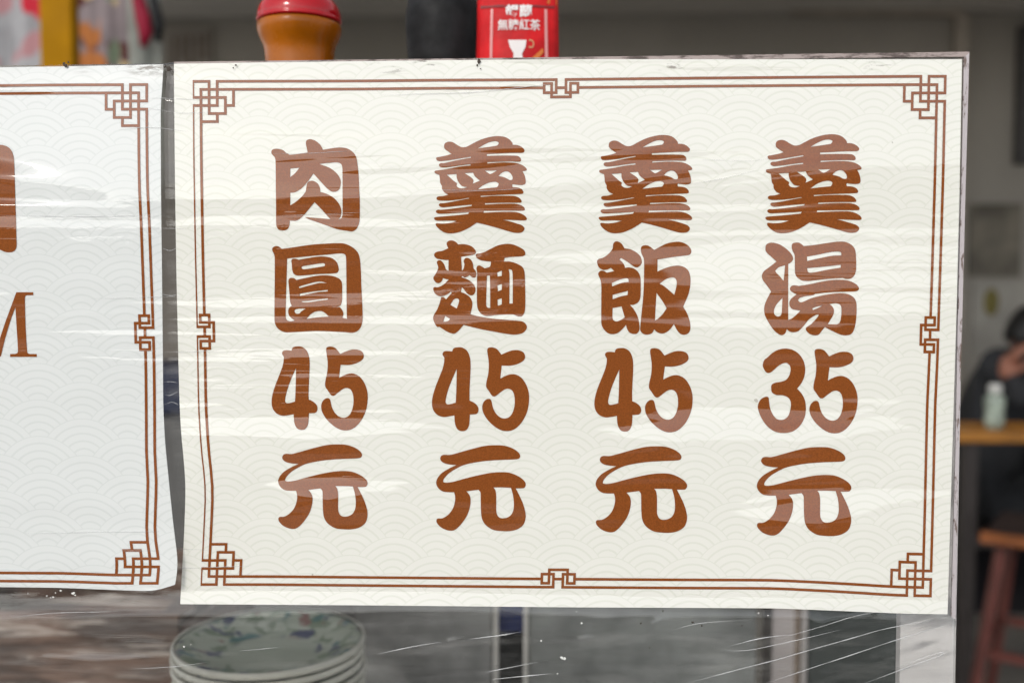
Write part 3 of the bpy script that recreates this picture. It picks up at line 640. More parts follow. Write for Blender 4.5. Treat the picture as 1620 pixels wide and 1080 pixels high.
# notice board with faded lines behind the jar, left
o = wall_box('notice_board', 262, 44, 335, 128, YB - .02, .02, mat('dull_board', (.33, .295, .255), .8), 'dull notice board on the wall between the cloths and the jar', 'board')
for x in (272, 285, 297, 311, 322):
    a, b_ = at(x, 52 + (x % 7), YB - .021), at(x + 6, 108 - (x % 9) * 2, YB - .021)
    link('text_column', box(new(), (a.x, YB - .023, b_.z), (b_.x, YB - .0203, a.z)), mat('faded_brown_text', (.16, .125, .10), .8), o, smooth=False)

# ------------------------------------------------------------------ hanging cloths and the yellow post, upper left
def spots_mat(name, base, spots, scale):
    mt, N, b = new_mat(name); o = N.obj(); c = N.mix(N.rng(N.noise(o, scale * .8, 4, .6), .35, .7), base, tuple(q * .6 for q in base))
    for i, (col, th) in enumerate(spots):
        c = N.mix(N.rng(N.noise(N.mapv(o, (1, 1, .8), (0, 0, 0), (i * 3.7, i * 1.3, i * 2.1)), scale, 1, .4), th, th + .06), c, col)
    N.put(b.inputs['Base Color'], c); b.inputs['Roughness'].default_value = .9; return mt
RAILZ = at(100, -90, 1.5).z
rail = empty('hanging_rail', (at(-30, -90, 1.5).x, 1.5, RAILZ), 'thin steel rail from which the patterned cloths hang', 'rail')
xa, xb = at(-120, 0, 1.5).x, at(300, 0, 1.5).x
link('rod', tube(new(), [(xa, 1.5, RAILZ), (xb, 1.5, RAILZ)], .008), mat('steel', (.5, .5, .5), .3, metal=1), rail)
for x in (xa + .03, xb - .03): link('hanger_rod', tube(new(), [(x, 1.5, RAILZ + .006), (x, 1.5, ceil_z)], .005), bpy.data.materials['steel'], rail)
def cloth(name, x0, x1, yb, ph, mt, label, cat, Y=1.5):
    p, q = at(x0, -88, Y), at(x1, yb, Y); bm = new(); nx, nz = 36, 26; g = []
    for j in range(nz + 1):
        g.append([])
        for i in range(nx + 1):
            u, t = i / nx, j / nz
            y = Y - .010 - t * .012 - .010 * (.25 + t) * math.sin(u * 8 + ph + t * 1.2) - .003 * math.sin(u * 19 + ph)
            if j == 0: y = Y - .010
            g[-1].append(bm.verts.new((p.x + (q.x - p.x) * (u + .02 * math.sin(t * 5 + ph)), y, p.z + (q.z - p.z) * t + .006 * math.sin(u * 9 + ph) * t)))
    for j in range(nz):
        for i in range(nx): bm.faces.new((g[j][i], g[j + 1][i], g[j + 1][i + 1], g[j][i + 1]))
    o = link(name, bm, mt, None, origin=((p.x + q.x) / 2, Y, q.z)); sm = o.modifiers.new('thickness', 'SOLIDIFY'); sm.thickness = .003
    return tag(o, label, cat)
cloth('printed_cloth', -60, 84, 330, .4, spots_mat('grey_cloth_print', (.36, .355, .365), [((.50, .012, .03), .60), ((.40, .20, .21), .57)], 17), 'pale grey cloth with crimson blots hanging at the far left', 'cloth')
cloth('printed_cloth', 116, 214, 330, 2.2, spots_mat('mauve_cloth_print', (.25, .205, .21), [((.09, .02, .02), .58), ((.55, .42, .21), .62), ((.16, .20, .13), .58), ((.38, .13, .03), .62)], 22), 'mottled mauve cloth hanging just right of the yellow post', 'cloth')
bagc = cloth('shopping_bag', 203, 262, 300, 4.0, spots_mat('pale_bag_print', (.40, .41, .36), [((.20, .25, .18), .6)], 9), 'pale hanging bag with a crimson band and a black strap', 'bag', Y=1.42)
bag_l = world_loc(bagc)
def strip(name, pts, r, mt, par, fl=.35):
    bm = tube(new(), [at(x, y, Y) for x, y, Y in pts], r, 10)
    return link(name, bm, mt, par)
strip('band', [(212, -60, 1.36), (216, -10, 1.36), (226, 28, 1.36), (231, 52, 1.36), (226, 74, 1.37)], [.010, .011, .015, .014, .006], mat('crimson_cloth', (.36, .006, .035), .7), bagc)
strip('strap', [(238, -60, 1.35), (241, -12, 1.35), (246, 14, 1.35), (251, 40, 1.35), (250, 66, 1.36)], [.007, .007, .010, .011, .006], mat('black_webbing', (.01, .01, .011), .8), bagc)
p, q = at(60, 0, 1.2), at(113, 0, 1.2)
bm = box(new(), (p.x, 1.2, .004), (q.x, 1.23, ceil_z), .006)
tag(link('yellow_post', bm, mat('mustard_paint', (.40, .185, .002), .7, var=.2, scale=6, spec=.1), None, smooth=False), 'mustard yellow square post between the hanging cloths', 'post')

# ------------------------------------------------------------------ shelf behind the panel with jar, canister and tea pouch
SY = .15
sh = at(650, 330, SY).z
sx0, sx1 = at(298, 330, .004).x, at(1020, 330, .004).x
STEEL = mat('brushed_steel', (.42, .42, .41), .35, metal=1)
link('ledge', box(new(), (sx0, .0040, sh - .006), (sx1, SY + .09, sh), .001), STEEL, panel, smooth=False)
for x in (sx0 + .02, sx1 - .02):
    bm = new(); v = [bm.verts.new((x + d, y, z)) for d in (-.002, .002) for y, z in ((.0040, sh - .0062), (SY + .06, sh - .0062), (.0040, sh - .085))]
    for f in ((0, 1, 2), (5, 4, 3), (0, 3, 4, 1), (1, 4, 5, 2), (2, 5, 3, 0)): bm.faces.new([v[k] for k in f])
    bmesh.ops.recalc_face_normals(bm, faces=bm.faces[:])
    link('bracket', bm, STEEL, panel, smooth=False)
def pxr(d, Y): return d / FPX * (Y - EYE.y)
# jar
jc = at(474, 60, SY); jz = sh
U = pxr(1, SY); z_of = lambda py: at(474, py, SY).z - jz
jar = empty('spice_jar', (jc.x, SY, jz), 'orange jar with a domed glossy red lid standing behind the top edge', 'jar')
R1 = [(0.001, 0), (50, 0), (54, 6)]
prof = [(40 * U, 0), (52 * U, .002), (53 * U, .006), (53 * U, z_of(100)), (54 * U, z_of(84)), (56 * U, z_of(74)), (61 * U, z_of(64)), (64.5 * U, z_of(54)), (65.5 * U, z_of(47)), (65 * U, z_of(41)), (62 * U, z_of(38.5)), (40 * U, z_of(38.3))]
JM = mat('amber_plastic', (.35, .095, .002), .24, var=.2, scale=30, spec=.3)
link('body', lathe(new(), prof, (jc.x, SY, jz)), JM, jar)
prof = [(40 * U, z_of(38.2)), (65.0 * U, z_of(37.8)), (66.3 * U, z_of(36.5)), (66.3 * U, z_of(33.5)), (64.6 * U, z_of(32)), (65.2 * U, z_of(30)), (65 * U, z_of(25)), (62.5 * U, z_of(15)), (57.5 * U, z_of(7)), (50 * U, z_of(-1)), (40 * U, z_of(-9)), (28 * U, z_of(-15)), (14 * U, z_of(-18.5)), (3 * U, z_of(-19.5))]
link('lid', lathe(new(), prof, (jc.x, SY, jz)), mat('glossy_red_lid', (.46, .002, .008), .07, var=.08, spec=.4, coat=.25), jar)
# black canister
cc = at(700, 60, SY + .03); U2 = pxr(1, SY + .03); zc = lambda py: at(700, py, SY + .03).z - sh
prof = [(40 * U2, 0), (46 * U2, .003), (52 * U2, zc(140)), (53 * U2, zc(125)), (54 * U2, zc(96)), (55.5 * U2, zc(80)), (57.3 * U2, zc(50)), (57.5 * U2, zc(30)), (55 * U2, zc(8)), (50 * U2, zc(-10)), (40 * U2, zc(-26)), (20 * U2, zc(-34)), (2 * U2, zc(-36))]
can = empty('tea_canister', (cc.x, SY + .03, sh), 'matt black rounded canister standing left of the red pouch', 'canister')
link('body', lathe(new(), prof[:4], (cc.x, SY + .03, sh)), mat('matt_black', (.013, .0125, .013), .6, var=.5, scale=60, spec=.25), can)
link('lid', lathe(new(), [(52.5 * U2, zc(124.6))] + prof[4:], (cc.x, SY + .03, sh)), bpy.data.materials['matt_black'], can)
# tea pouch
PY = SY - .005
pc = at(819, 50, PY); U3 = pxr(1, PY)
pouch = empty('tea_pouch', (pc.x, PY, sh), 'red foil tea pouch with white lettering and a cup, right of the black canister', 'pouch')
RED = mat('red_foil', (.58, .009, .012), .5, var=.18, scale=45, spec=.2, bump=.0012, bscale=70)
ptop = at(819, -46, PY).z
def thick(u, t):                              # half thickness over the pouch's face, u -1..1, t 0 bottom .. 1 top
    return (.004 + .017 * (1 - t) ** .6 * max(0, 1 - abs(u) ** 2.4)) * max(0.02, min(1, (1 - abs(u)) * 12)) * min(1, (1 - t) * 5 + .06)
def pface(u, t):
    wd = (64.5 - 1.2 * math.sin(t * 9) - 1.5 * (1 - t)) * U3
    return Vector((pc.x + u * wd, PY - thick(u, t), sh + (ptop - sh) * t))
bm = new(); nx, nz = 40, 40; fr_, bk = [], []
for j in range(nz + 1):
    fr_.append([]); bk.append([])
    for i in range(nx + 1):
        v = pface(-1 + 2 * i / nx, j / nz); fr_[-1].append(bm.verts.new(v)); bk[-1].append(bm.verts.new((v.x, 2 * PY - v.y, v.z)))
for j in range(nz):
    for i in range(nx):
        bm.faces.new((fr_[j][i], fr_[j][i + 1], fr_[j + 1][i + 1], fr_[j + 1][i])); bm.faces.new((bk[j][i], bk[j + 1][i], bk[j + 1][i + 1], bk[j][i + 1]))
for j in range(nz):
    bm.faces.new((fr_[j][0], fr_[j + 1][0], bk[j + 1][0], bk[j][0])); bm.faces.new((fr_[j][nx], bk[j][nx], bk[j + 1][nx], fr_[j + 1][nx]))
bm.faces.new([bk[0][i] for i in range(nx + 1)] + [fr_[0][i] for i in range(nx, -1, -1)])
bm.faces.new([fr_[nz][i] for i in range(nx + 1)] + [bk[nz][i] for i in range(nx, -1, -1)])
link('bag', bm, RED, pouch)
def on_pouch(px, py, lift):                   # a print at photo pixel px, py lies on the pouch's face
    p = at(px, py, PY - .012); u = (p.x - pc.x) / (64 * U3); t = (p.z - sh) / (ptop - sh)
    v = pface(max(-.97, min(.97, u)), t); v.y -= lift; return v
def pprint(name, polys, mt, lift=.0006):
    bm = new()
    for pts in polys:
        vs = [bm.verts.new(on_pouch(x, y, lift)) for x, y in pts]
        f = bm.faces.new(vs)
    bmesh.ops.triangulate(bm, faces=bm.faces[:])
    bm.normal_update()
    for f in bm.faces:
        if f.normal.y > 0: f.normal_flip()
    return link(name, bm, mt, pouch)
PWH = mat('white_print', (.78, .72, .70), .5); PPK = mat('seal_glint_pink', (.72, .30, .29), .4)
def vstrip(x, wd, y0, y1, n=14):
    return [[(x - wd, y0 + (y1 - y0) * i / n), (x + wd, y0 + (y1 - y0) * i / n), (x + wd, y0 + (y1 - y0) * (i + 1) / n), (x - wd, y0 + (y1 - y0) * (i + 1) / n)] for i in range(n)]
pprint('seal_glint', vstrip(777, 2.0, 12, 180), PPK); pprint('seal_glint', vstrip(864, 2.3, 12, 180), PPK)  # highlights along the pouch's seal edges, painted as pale strips
pprint('fold', [[(758 + 15 * i, 5 + (i % 2)), (758 + 15 * (i + 1), 5 + ((i + 1) % 2)), (758 + 15 * (i + 1), 9.5), (758 + 15 * i, 9.5)] for i in range(8)], mat('fold_shade_red', (.22, .006, .008), .5))  # shade of the fold painted on as a darker red line
pprint('cup', [[(804, 64), (833, 64), (831, 76), (826, 86), (813, 86), (807, 76)], [(813, 86), (826, 86), (827, 94), (812, 94)]], PWH, .0007)
pprint('cup_handle', [[(834 + 5.5 + 5.5 * math.cos(a) , 70 + 7 * math.sin(a)), (834 + 5.5 + 5.5 * math.cos(a + .45), 70 + 7 * math.sin(a + .45)), (834 + 5.5 + 3.8 * math.cos(a + .45), 70 + 5 * math.sin(a + .45)), (834 + 5.5 + 3.8 * math.cos(a), 70 + 5 * math.sin(a))] for a in [-2.2 + .45 * i for i in range(10)]], mat('gold_print', (.60, .33, .16), .5))
pprint('orange_band', [[(840, 94), (858, 76), (860, 82), (850, 94)], [(840, 94), (850, 94), (846, 104), (830, 104)]], mat('orange_print', (.62, .16, .02), .5))
pprint('orange_band', [[(868, -8), (882, -14), (882, 2), (866, 2)]], bpy.data.materials['orange_print'])
def text_print(name, s, x0, y0, x1, y1, mt, bold=.02):
    cu = bpy.data.curves.new(name, 'FONT'); cu.body = s; cu.size = 1; cu.offset = bold; cu.resolution_u = 3
    ob = bpy.data.objects.new(name + '_tmp', cu); C.objects.link(ob)
    dg = bpy.context.evaluated_depsgraph_get(); me = bpy.data.meshes.new_from_object(ob.evaluated_get(dg))
    bpy.data.objects.remove(ob)
    bm = new(); bm.from_mesh(me); bpy.data.meshes.remove(me)
    X = [v.co.x for v in bm.verts]; Yv = [v.co.y for v in bm.verts]
    for v in bm.verts:
        v.co = on_pouch(x0 + (v.co.x - min(X)) / (max(X) - min(X)) * (x1 - x0), y1 - (v.co.y - min(Yv)) / (max(Yv) - min(Yv)) * (y1 - y0), .0008)
    bm.normal_update()
    return link(name, bm, mt, pouch)
text_print('lettering', '錫蘭', 799, 5, 842, 27, PWH, .03)
text_print('lettering', '無糖紅茶', 787, 30, 855, 48, PWH, .012)

# ------------------------------------------------------------------ counter and the things low behind the panel
cx0, cx1 = -1.6, at(1512, 1980, 0).x + .01
counter = empty('counter', ((cx0 + cx1) / 2, .3, .004), 'steel counter below the screen that carries plates and bins', 'counter')
link('worktop', box(new(), (cx0, -.08, CTZ - .04), (cx1, .85, CTZ)), STEEL, counter, smooth=False)
link('cabinet', box(new(), (cx0 + .03, -.03, .004), (cx1 - .03, .8, CTZ - .04)), mat('grey_laminate', (.3, .3, .3), .5), counter, smooth=False)
# plates
PLY = .20
pp = at(427, 1010, PLY); PR = pxr(154, PLY) * 1.0
PM, N, b = new_mat('speckled_melamine')
o_ = N.obj(); sp = N.n('ShaderNodeSeparateXYZ'); N.put(sp.inputs[0], o_)
rad = N.m('SQRT', N.m('ADD', N.m('POWER', sp.outputs[0], 2), N.m('POWER', sp.outputs[1], 2)))
ringm = N.m('MULTIPLY', N.rng(rad, PR * .42, PR * .55), N.rng(rad, PR * .99, PR * .9))
c = (.42, .44, .355)
c2 = N.mix(N.m('MULTIPLY', ringm, N.rng(N.noise(N.mapv(o_, (1, 1, 0)), 62, 2, .5, .6), .52, .60)), (.43, .455, .365), (.19, .24, .16))
c2 = N.mix(N.m('MULTIPLY', ringm, N.rng(N.noise(N.mapv(o_, (1, 1, 0), (0, 0, 0), (5, 3, 0)), 48, 2, .5, .6), .57, .63)), c2, (.075, .085, .15))
c2 = N.mix(N.m('MULTIPLY', ringm, N.rng(N.noise(N.mapv(o_, (1, 1, 0), (0, 0, 0), (9, 1, 0)), 60, 2, .5, .6), .62, .66)), c2, (.27, .15, .13))
c2 = N.mix(N.m('MULTIPLY', ringm, N.rng(N.noise(N.mapv(o_, (1, 1, 0), (0, 0, 0), (2, 8, 0)), 45, 2, .5, .5), .60, .68)), c2, (.10, .20, .19))
N.put(b.inputs['Base Color'], c2); b.inputs['Roughness'].default_value = .28
RIM = mat('cream_rim', (.70, .67, .57), .3)
PITCH = pxr(15.5, PLY); NP = 9
def plate_bm(): return lathe(new(), [(.001, 0), (PR * .5, 0), (PR * .60, .002), (PR * .90, .0118), (PR * .985, .0138), (PR * .985, .0155), (PR * .9, .0150), (PR * .62, .0062), (PR * .48, .0046), (.001, .0046)], (0, 0, 0), 72)
plate0 = None
labels = ['green flower-patterned plate on top of the stack behind the screen', 'cream-rimmed plate second from the top of the stack', 'cream-rimmed plate third from the top of the stack', 'cream-rimmed plate fourth from the top of the stack', 'cream-rimmed plate fifth from the top of the stack', 'cream-rimmed plate sixth from the top of the stack', 'cream-rimmed plate seventh from the top of the stack', 'cream-rimmed plate eighth from the top of the stack', 'lowest cream-rimmed plate of the stack, resting on its block']
topz = pp.z - .0155
for i in range(NP):
    zz = topz - i * PITCH * .98
    loc = Vector((pp.x + (0 if i == 0 else random.uniform(-.0015, .0015)), PLY + random.uniform(-.001, .001), zz))
    if plate0 is None:
        e = empty('plate', loc, labels[0], 'plate', 'plates stacked behind the screen')
        d0 = link('dish', plate_bm(), PM, e, origin=loc)
        r0 = link('rim', lathe(new(), [(PR * .97, .0118), (PR * .99, .0114), (PR * 1.0, .0138), (PR * .992, .0164), (PR * .965, .0162)], (0, 0, 0), 72, cap=False), RIM, e, origin=loc)
        d0.data.transform(Matrix.Translation(loc)); r0.data.transform(Matrix.Translation(loc)); plate0 = (e, d0, r0)
    else:
        e = plate0[0].copy(); C.objects.link(e); e.location = loc; e['label'] = labels[i]
        for ch in plate0[1:]:
            k = ch.copy(); C.objects.link(k); k.parent = e
        e.rotation_euler = (0, 0, i * .9)
zb = topz - (NP - 1) * PITCH * .98
tag(link('serving_block', box(new(), (pp.x - .06, PLY - .06, CTZ), (pp.x + .06, PLY + .06, zb - .0005), .004), mat('pale_wood_block', (.42, .30, .18), .6), None, smooth=False), 'wooden block under the stack of patterned plates', 'block')
# brown crate, lower left
WOOD, N, b = new_mat('reddish_wood_film_glare')
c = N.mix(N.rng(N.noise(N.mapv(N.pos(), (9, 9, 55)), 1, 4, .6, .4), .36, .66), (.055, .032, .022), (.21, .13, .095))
c = N.mix(N.rng(N.noise(N.mapv(N.pos(), (7, 7, 80), (0, 0, 0), (3, 1, 2)), 1, 4, .65, .5), .52, .62), c, (.44, .37, .32))  # pale streaks put the film's reflections into the wood colour
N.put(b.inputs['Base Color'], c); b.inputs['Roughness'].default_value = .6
def px_box(x0, y0, x1, Y, th, to_z=None, bev=.002):
    a, b_ = at(x0, y0, Y), at(x1, y0, Y)
    return box(new(), (a.x, Y, CTZ if to_z is None else to_z), (b_.x, Y + th, a.z), bev), ((a.x + b_.x) / 2, Y, CTZ if to_z is None else to_z)
crate = None
a, b_ = at(-260, 960, .34), at(282, 960, .34)
crate = empty('wooden_crate', ((a.x + b_.x) / 2, .34, CTZ), 'reddish brown slatted crate behind the screen at lower left', 'crate')
hh = (a.z - CTZ); k = 3
for i in range(k):
    z1 = CTZ + hh * (i + 1) / k - .004; z0_ = CTZ + hh * i / k + .002
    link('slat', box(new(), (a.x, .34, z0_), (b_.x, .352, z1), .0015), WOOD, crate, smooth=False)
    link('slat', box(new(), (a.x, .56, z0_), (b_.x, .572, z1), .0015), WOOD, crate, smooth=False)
for x in (a.x + .012, b_.x - .012):
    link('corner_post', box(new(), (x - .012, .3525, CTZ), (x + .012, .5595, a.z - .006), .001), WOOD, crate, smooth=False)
# dark cabinet seen in the slot between the sheets, navy box before it
bm, og = px_box(-200, 660, 640, .95, .35, .004)
tag(link('grey_cabinet', bm, mat('charcoal_metal', (.10, .096, .092), .5, var=.25, scale=5), None, smooth=False, origin=og), 'charcoal metal cabinet seen in the slot between the two sheets', 'cabinet')
a, b_ = at(190, 582, 1.0), at(345, 582, 1.0); zc_ = at(200, 660, .95).z
tag(link('storage_box', box(new(), (a.x, .99, zc_), (b_.x, 1.2, a.z), .004), mat('navy_plastic', (.012, .017, .045), .4), None, smooth=False), 'navy plastic box on top of the charcoal cabinet between the sheets', 'box')
bm, og = px_box(120, 114, 420, 2.6, .4, .004)
tag(link('tall_cupboard', bm, mat('brown_grey_board', (.15, .13, .11), .7, var=.3, scale=2), None, smooth=False, origin=og), 'brown grey tall cupboard far back in the slot between the two sheets', 'cupboard')
# steel bins with pale rims
PALE = mat('pale_edging', (.74, .69, .62), .5)
def bin_(x0, x1, y0, Y, th, col, label, l, r):
    a, b_ = at(x0, y0, Y), at(x1, y0, Y); cx = (a.x + b_.x) / 2
    e = empty('steel_bin', (cx, Y, CTZ), label, 'bin', 'grey bins on the counter behind the screen')
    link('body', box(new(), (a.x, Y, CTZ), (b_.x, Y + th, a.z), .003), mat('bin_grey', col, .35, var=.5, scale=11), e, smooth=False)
    wv = pxr(7, Y)
    if l: link('edging', box(new(), (a.x - wv, Y - .003, CTZ), (a.x - .0003, Y + .02, a.z), .001), PALE, e, smooth=False)
    if r: link('edging', box(new(), (b_.x + .0003, Y - .003, CTZ), (b_.x + wv, Y + .02, a.z), .001), PALE, e, smooth=False)
    return e
bin_(560, 781, 800, .46, .3, (.27, .26, .24), 'left grey bin with a pale right edge, behind the plates', False, True)
bin_(836, 1200, 800, .46, .3, (.24, .24, .22), 'right wide grey bin with a pale left edge, beside the blue tin', True, False)
a, b_ = at(778, 820, .50), at(842, 1003, .50)
zt = b_.z
tag(link('black_block', box(new(), (a.x, .502, CTZ), (b_.x, .60, zt), .002), mat('black_rubber', (.012, .012, .012), .7), None, smooth=False), 'black block in the gap between the two grey bins', 'block')
a2 = at(778, 820, .50)
tag(link('blue_tin', box(new(), (a.x, .503, zt + .0005), (b_.x, .598, a2.z), .002), mat('deep_blue_tin', (.012, .035, .24), .35), None, smooth=False), 'deep blue tin on the black block between the bins', 'tin')
# pale door frame post and dark side panel, lower right
e = empty('door_frame', (at(1253, 1000, .55).x, .55, CTZ), 'pinkish white frame upright right of the wide grey bin', 'frame')
a, b_, c_, d_ = (at(x, 760, .55) for x in (1226, 1262, 1272, 1282))
link('upright', box(new(), (a.x, .55, CTZ), (b_.x - .0005, .60, a.z), .001), mat('pinkish_white_paint', (.60, .52, .48), .5), e, smooth=False)
link('groove', box(new(), (b_.x, .556, CTZ), (c_.x, .60, a.z)), mat('tan_wood_edge', (.36, .27, .20), .6), e, smooth=False)
link('upright', box(new(), (c_.x + .0005, .55, CTZ), (d_.x, .60, a.z), .001), mat('pinkish_white_paint.001', (.56, .50, .46), .5), e, smooth=False)
bm, og = px_box(1284, 760, 1435, .58, .2)
tag(link('dark_side_panel', bm, mat('dark_green_grey', (.055, .062, .055), .4, var=.4, scale=6), None, smooth=False, origin=og), 'dark green grey panel between the pale frame and the white post', 'panel')

# ------------------------------------------------------------------ right: table, person, bottle, stool
TY = 2.55
tz = at(1560, 684, TY).z
tx0 = at(1516, 684, TY).x
table = empty('dining_table', (tx0 + .5, TY + .12, .004), 'orange wood dining table at the right edge', 'table')
OW = mat('orange_wood', (.36, .15, .022), .4, var=.3, scale=9)
link('table_top', box(new(), (tx0, TY, tz - .032), (tx0 + 1.0, TY + .25, tz), .005), OW, table, smooth=False)
DW = mat('dark_wood', (.03, .024, .022), .5)
for x in (tx0 + .05, tx0 + .95):
    for y in (TY + .04, TY + .21): link('leg', box(new(), (x - .022, y - .022, .004), (x + .022, y + .022, tz - .032), .003), DW, table, smooth=False)
bc = at(1577, 676, TY + .08); UB = pxr(1, TY + .08)
bot = empty('drink_bottle', (bc.x, TY + .1, tz), 'pale green bottle with a white cap on the orange table', 'bottle')
BG = mat('milky_green_plastic', (.33, .39, .33), .3, var=.3, scale=30)
hb = pxr(62, TY + .1)
link('body', lathe(new(), [(10 * UB, 0), (14.5 * UB, .004), (15 * UB, hb * .3), (12.5 * UB, hb * .42), (15 * UB, hb * .55), (15 * UB, hb * .75), (10 * UB, hb * .86), (7 * UB, hb * .9)], (bc.x, TY + .1, tz), 24), BG, bot)
link('cap', lathe(new(), [(9 * UB, hb * .9), (10 * UB, hb * .92), (10 * UB, hb * 1.08), (8 * UB, hb * 1.11)], (bc.x, TY + .1, tz), 24), mat('white_plastic', (.55, .55, .53), .4), bot)
bm, og = px_box(1430, 678, 1780, 3.38, .3, .004)
tag(link('low_cupboard', bm, mat('near_black_lacquer', (.014, .013, .015), .7, spec=.1), None, smooth=False, origin=og), 'near black low cupboard behind the dining table', 'cupboard')

# person: seated side-on beyond the table, leaning to the right over it, dark jacket
def skin(name, verts, edges, radii, mt, parent, sub=2, root=0):
    me = bpy.data.meshes.new(name); me.from_pydata([tuple(v) for v in verts], edges, []); me.materials.append(mt)
    o = bpy.data.objects.new(name, me); C.objects.link(o)
    md = o.modifiers.new('skin', 'SKIN'); md.use_smooth_shade = True
    for i, r in enumerate(radii): me.skin_vertices[0].data[i].radius = (r, r) if not isinstance(r, tuple) else r
    for i in range(len(verts)): me.skin_vertices[0].data[i].use_root = (i == root)
    sb = o.modifiers.new('sub', 'SUBSURF'); sb.levels = sub; sb.render_levels = sub
    if parent: o.parent = parent; o.location = -world_loc(parent)
    return o
JK = mat('black_jacket_cloth', (.014, .015, .018), .85); SKN = mat('skin', (.27, .11, .07), .55, var=.15, scale=25); HAIR = mat('black_hair', (.008, .007, .007), .5)
DY = 3.22
hip = at(1545, 760, DY); hip.z = .50
chest = at(1566, 620, DY); nk = at(1606, 572, DY); hd = at(1640, 530, DY)
sL = at(1578, 578, DY - .17); sR = at(1578, 582, DY + .17)
eL = at(1602, 668, DY - .22); eL.z = tz + .05; eR = at(1600, 660, DY + .2); eR.z = tz + .05
hL = at(1592, 586, DY - .24); hR = at(1660, 640, DY + .1)
kL = hip + Vector((.42, -.10, .0)); kR = hip + Vector((.42, .12, .0)); fL = Vector((kL.x - .03, kL.y, .07)); fR = Vector((kR.x - .03, kR.y, .07))
eL = Vector((hL.x + .05, DY - .30, tz + .045))
person = empty('person', (hip.x, DY, .004), 'person in a dark jacket leaning over the orange table at the right edge', 'person')
V = [hip, hip.lerp(chest, .5), chest, nk, nk.lerp(hd, .45), hd + Vector((0, 0, .02)), sL, sL.lerp(eL, .5), eL, eL.lerp(hL, .55), eL.lerp(hL, .9), sR, sR.lerp(eR, .5), eR, eR.lerp(hR, .8), hip + Vector((.05, -.1, -.01)), kL, fL, fL + Vector((.14, 0, -.03)), hip + Vector((.05, .1, -.01)), kR, fR, fR + Vector((.14, 0, -.03))]
E_ = [(0, 1), (1, 2), (2, 3), (3, 4), (4, 5), (2, 6), (6, 7), (7, 8), (8, 9), (9, 10), (2, 11), (11, 12), (12, 13), (13, 14), (0, 15), (15, 16), (16, 17), (17, 18), (0, 19), (19, 20), (20, 21), (21, 22)]
rr = [.15, .14, .15, .075, .055, .075, .075, .055, .045, .042, .03, .075, .055, .045, .03, .09, .07, .045, .04, .09, .07, .045, .04]
skin('body', V, E_, rr, JK, person)
bm = new(); bmesh.ops.create_icosphere(bm, subdivisions=4, radius=1)
for v in bm.verts:
    c = v.co.copy(); x, y, z = c
    f = 1 + .0 * x
    q = Vector((x * .092, y * .074, z * .115))
    if z < 0: q.x += .012 * (-z); q.y *= 1 - .22 * (-z)
    q.x += .022 * gauss(x - 1, .35) * gauss(y, .22) * gauss(z + .12, .18)          # nose
    q.x -= .010 * gauss(x - .9, .3) * gauss(abs(y) - .42, .2) * gauss(z - .12, .14) # eye sockets
    q.x += .006 * gauss(x - .9, .3) * gauss(y, .35) * gauss(z + .5, .08)           # lips
    q.y += math.copysign(.016, y) * gauss(abs(y) - 1, .25) * gauss(x + .05, .22) * gauss(z + .05, .25)  # ears
    v.co = Matrix.Rotation(R_(28), 3, 'Y') @ q + hd
link('head', bm, SKN, person)
bm = new(); bmesh.ops.create_icosphere(bm, subdivisions=4, radius=1)
kill = []
for v in bm.verts:
    x, y, z = v.co
    q = Vector((x * .104, y * .085, z * .124)) * (1 + .03 * math.sin(y * 40 + z * 11) * math.sin(z * 23))
    if x > .35 and z < .45: q *= .82
    if z < -.55: q *= .8
    v.co = Matrix.Rotation(R_(28), 3, 'Y') @ q + hd + Vector((-.006, 0, .006))
link('hair', bm, HAIR, person)
# resting hand with five fingers, held up before the face
hv = [hL + Vector((-.005, 0, -.04)), hL, hL + Vector((.022, 0, .045))]; he = [(0, 1), (1, 2)]; hr = [(.022, .028), (.022, .038), (.016, .036)]
for k, (ln, oy) in enumerate(((.066, -.03), (.076, -.010), (.071, .010), (.056, .029))):
    b0 = hL + Vector((.022, oy * .9, .05)); i0 = len(hv)
    hv += [b0, b0 + Vector((.026, oy * .15, ln * .42)), b0 + Vector((.048, oy * .1, ln * .55)), b0 + Vector((.060, 0, ln * .35))]
    he += [(2, i0), (i0, i0 + 1), (i0 + 1, i0 + 2), (i0 + 2, i0 + 3)]; hr += [.0095, .009, .0085, .0075]
i0 = len(hv); hv += [hL + Vector((.02, -.035, .0)), hL + Vector((.045, -.048, .022)), hL + Vector((.06, -.045, .042))]; he += [(1, i0), (i0, i0 + 1), (i0 + 1, i0 + 2)]; hr += [.011, .0095, .008]
skin('hand', hv, he, hr, SKN, person)
st0 = empty('bench_seat', (hip.x, DY, .004), 'dark bench under the person in the jacket', 'bench')
link('seat', box(new(), (hip.x - .25, DY - .22, .36), (hip.x + .2, DY + .22, .40), .004), DW, st0, smooth=False)
for x in (-.22, .17):
    for y in (-.19, .19): link('leg', box(new(), (hip.x + x - .02, DY + y - .02, .004), (hip.x + x + .02, DY + y + .02, .36)), DW, st0, smooth=False)

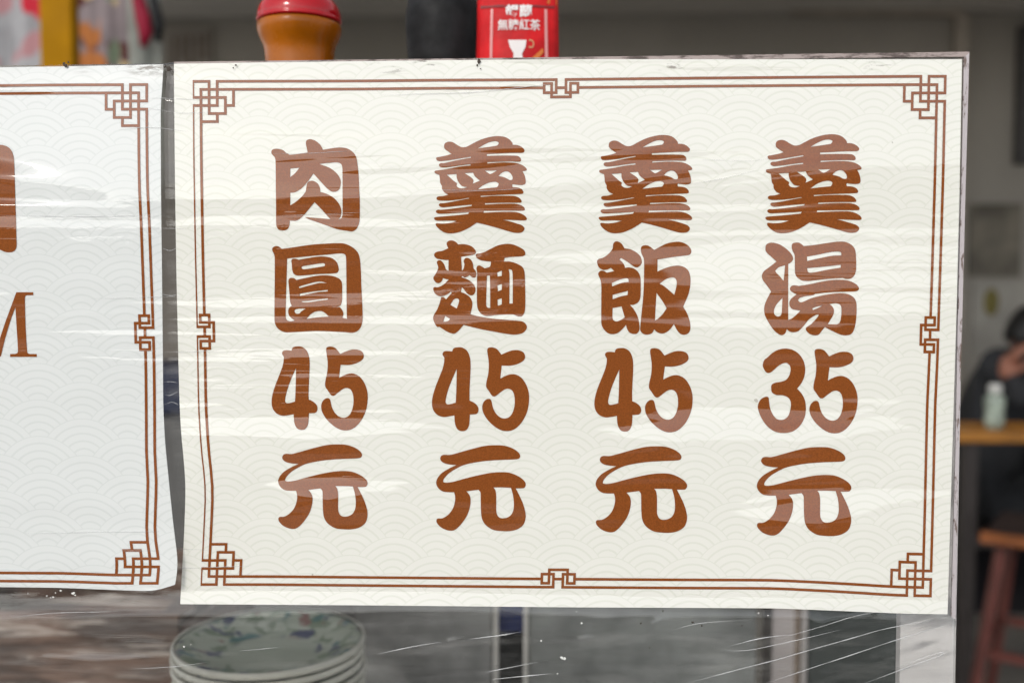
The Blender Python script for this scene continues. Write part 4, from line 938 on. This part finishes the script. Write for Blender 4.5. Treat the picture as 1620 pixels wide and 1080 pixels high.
# red stool in front
GY = 2.0
RW = mat('red_brown_lacquer', (.115, .034, .026), .42, var=.25, scale=8)
A = at(1555, 843, GY); stz = A.z
dA = Vector((.27, -.17, 0)); dB = Vector((.17, .27, 0))           # the seat stands turned, its right front corner nearer
stool = empty('stool', (A + (dA + dB) / 2).to_tuple()[:2] + (.004,), 'reddish wooden stool with a dark seat and orange front edge at lower right', 'stool')
def pt(u, v, z): q = A + dA * u + dB * v; return Vector((q.x, q.y, z))
def turned(bm, u0, u1, v0, v1, z0, z1):
    v = [bm.verts.new(pt(u, w_, z)) for z in (z0, z1) for u, w_ in ((u0, v0), (u1, v0), (u1, v1), (u0, v1))]
    for f in ((3, 2, 1, 0), (4, 5, 6, 7), (0, 1, 5, 4), (1, 2, 6, 5), (2, 3, 7, 6), (3, 0, 4, 7)): bm.faces.new([v[k] for k in f])
    bmesh.ops.bevel(bm, geom=bm.edges[:], offset=.003, segments=2, affect='EDGES'); return bm
link('seat', turned(new(), .0, 1, .06, 1, stz - .020, stz - .001), mat('dark_worn_seat', (.030, .020, .018), .7, spec=.15), stool, smooth=False)
link('seat_edge', turned(new(), -.02, 1.02, -.03, .055, stz - .024, stz + .003), mat('orange_red_edge', (.22, .068, .018), .5, var=.3), stool, smooth=False)
legs = []
for u, v in ((0, 0), (1, 0), (0, 1), (1, 1)):
    tp = pt(.12 + .76 * u, .12 + .76 * v, stz - .025); bt_ = pt(-.12 + 1.24 * u, -.12 + 1.24 * v, .004); legs.append((tp, bt_))
    link('leg', bar(new(), tp, bt_, .0105, .0105), RW, stool, smooth=False)
f = .45
for a_, b2 in ((0, 1), (0, 2), (1, 3), (2, 3)):
    p_, q_ = legs[a_][0].lerp(legs[a_][1], f), legs[b2][0].lerp(legs[b2][1], f)
    t_ = (q_ - p_).normalized() * .017
    link('stretcher', bar(new(), p_ + t_, q_ - t_, .010, .009), RW, stool, smooth=False)
print('EYE', EYE, 'pitch', math.degrees(math.asin(fw.z)), 'ctz', CTZ, 'tz', tz, 'stz', stz, 'ceil', ceil_z, 'objs', len(bpy.data.objects))
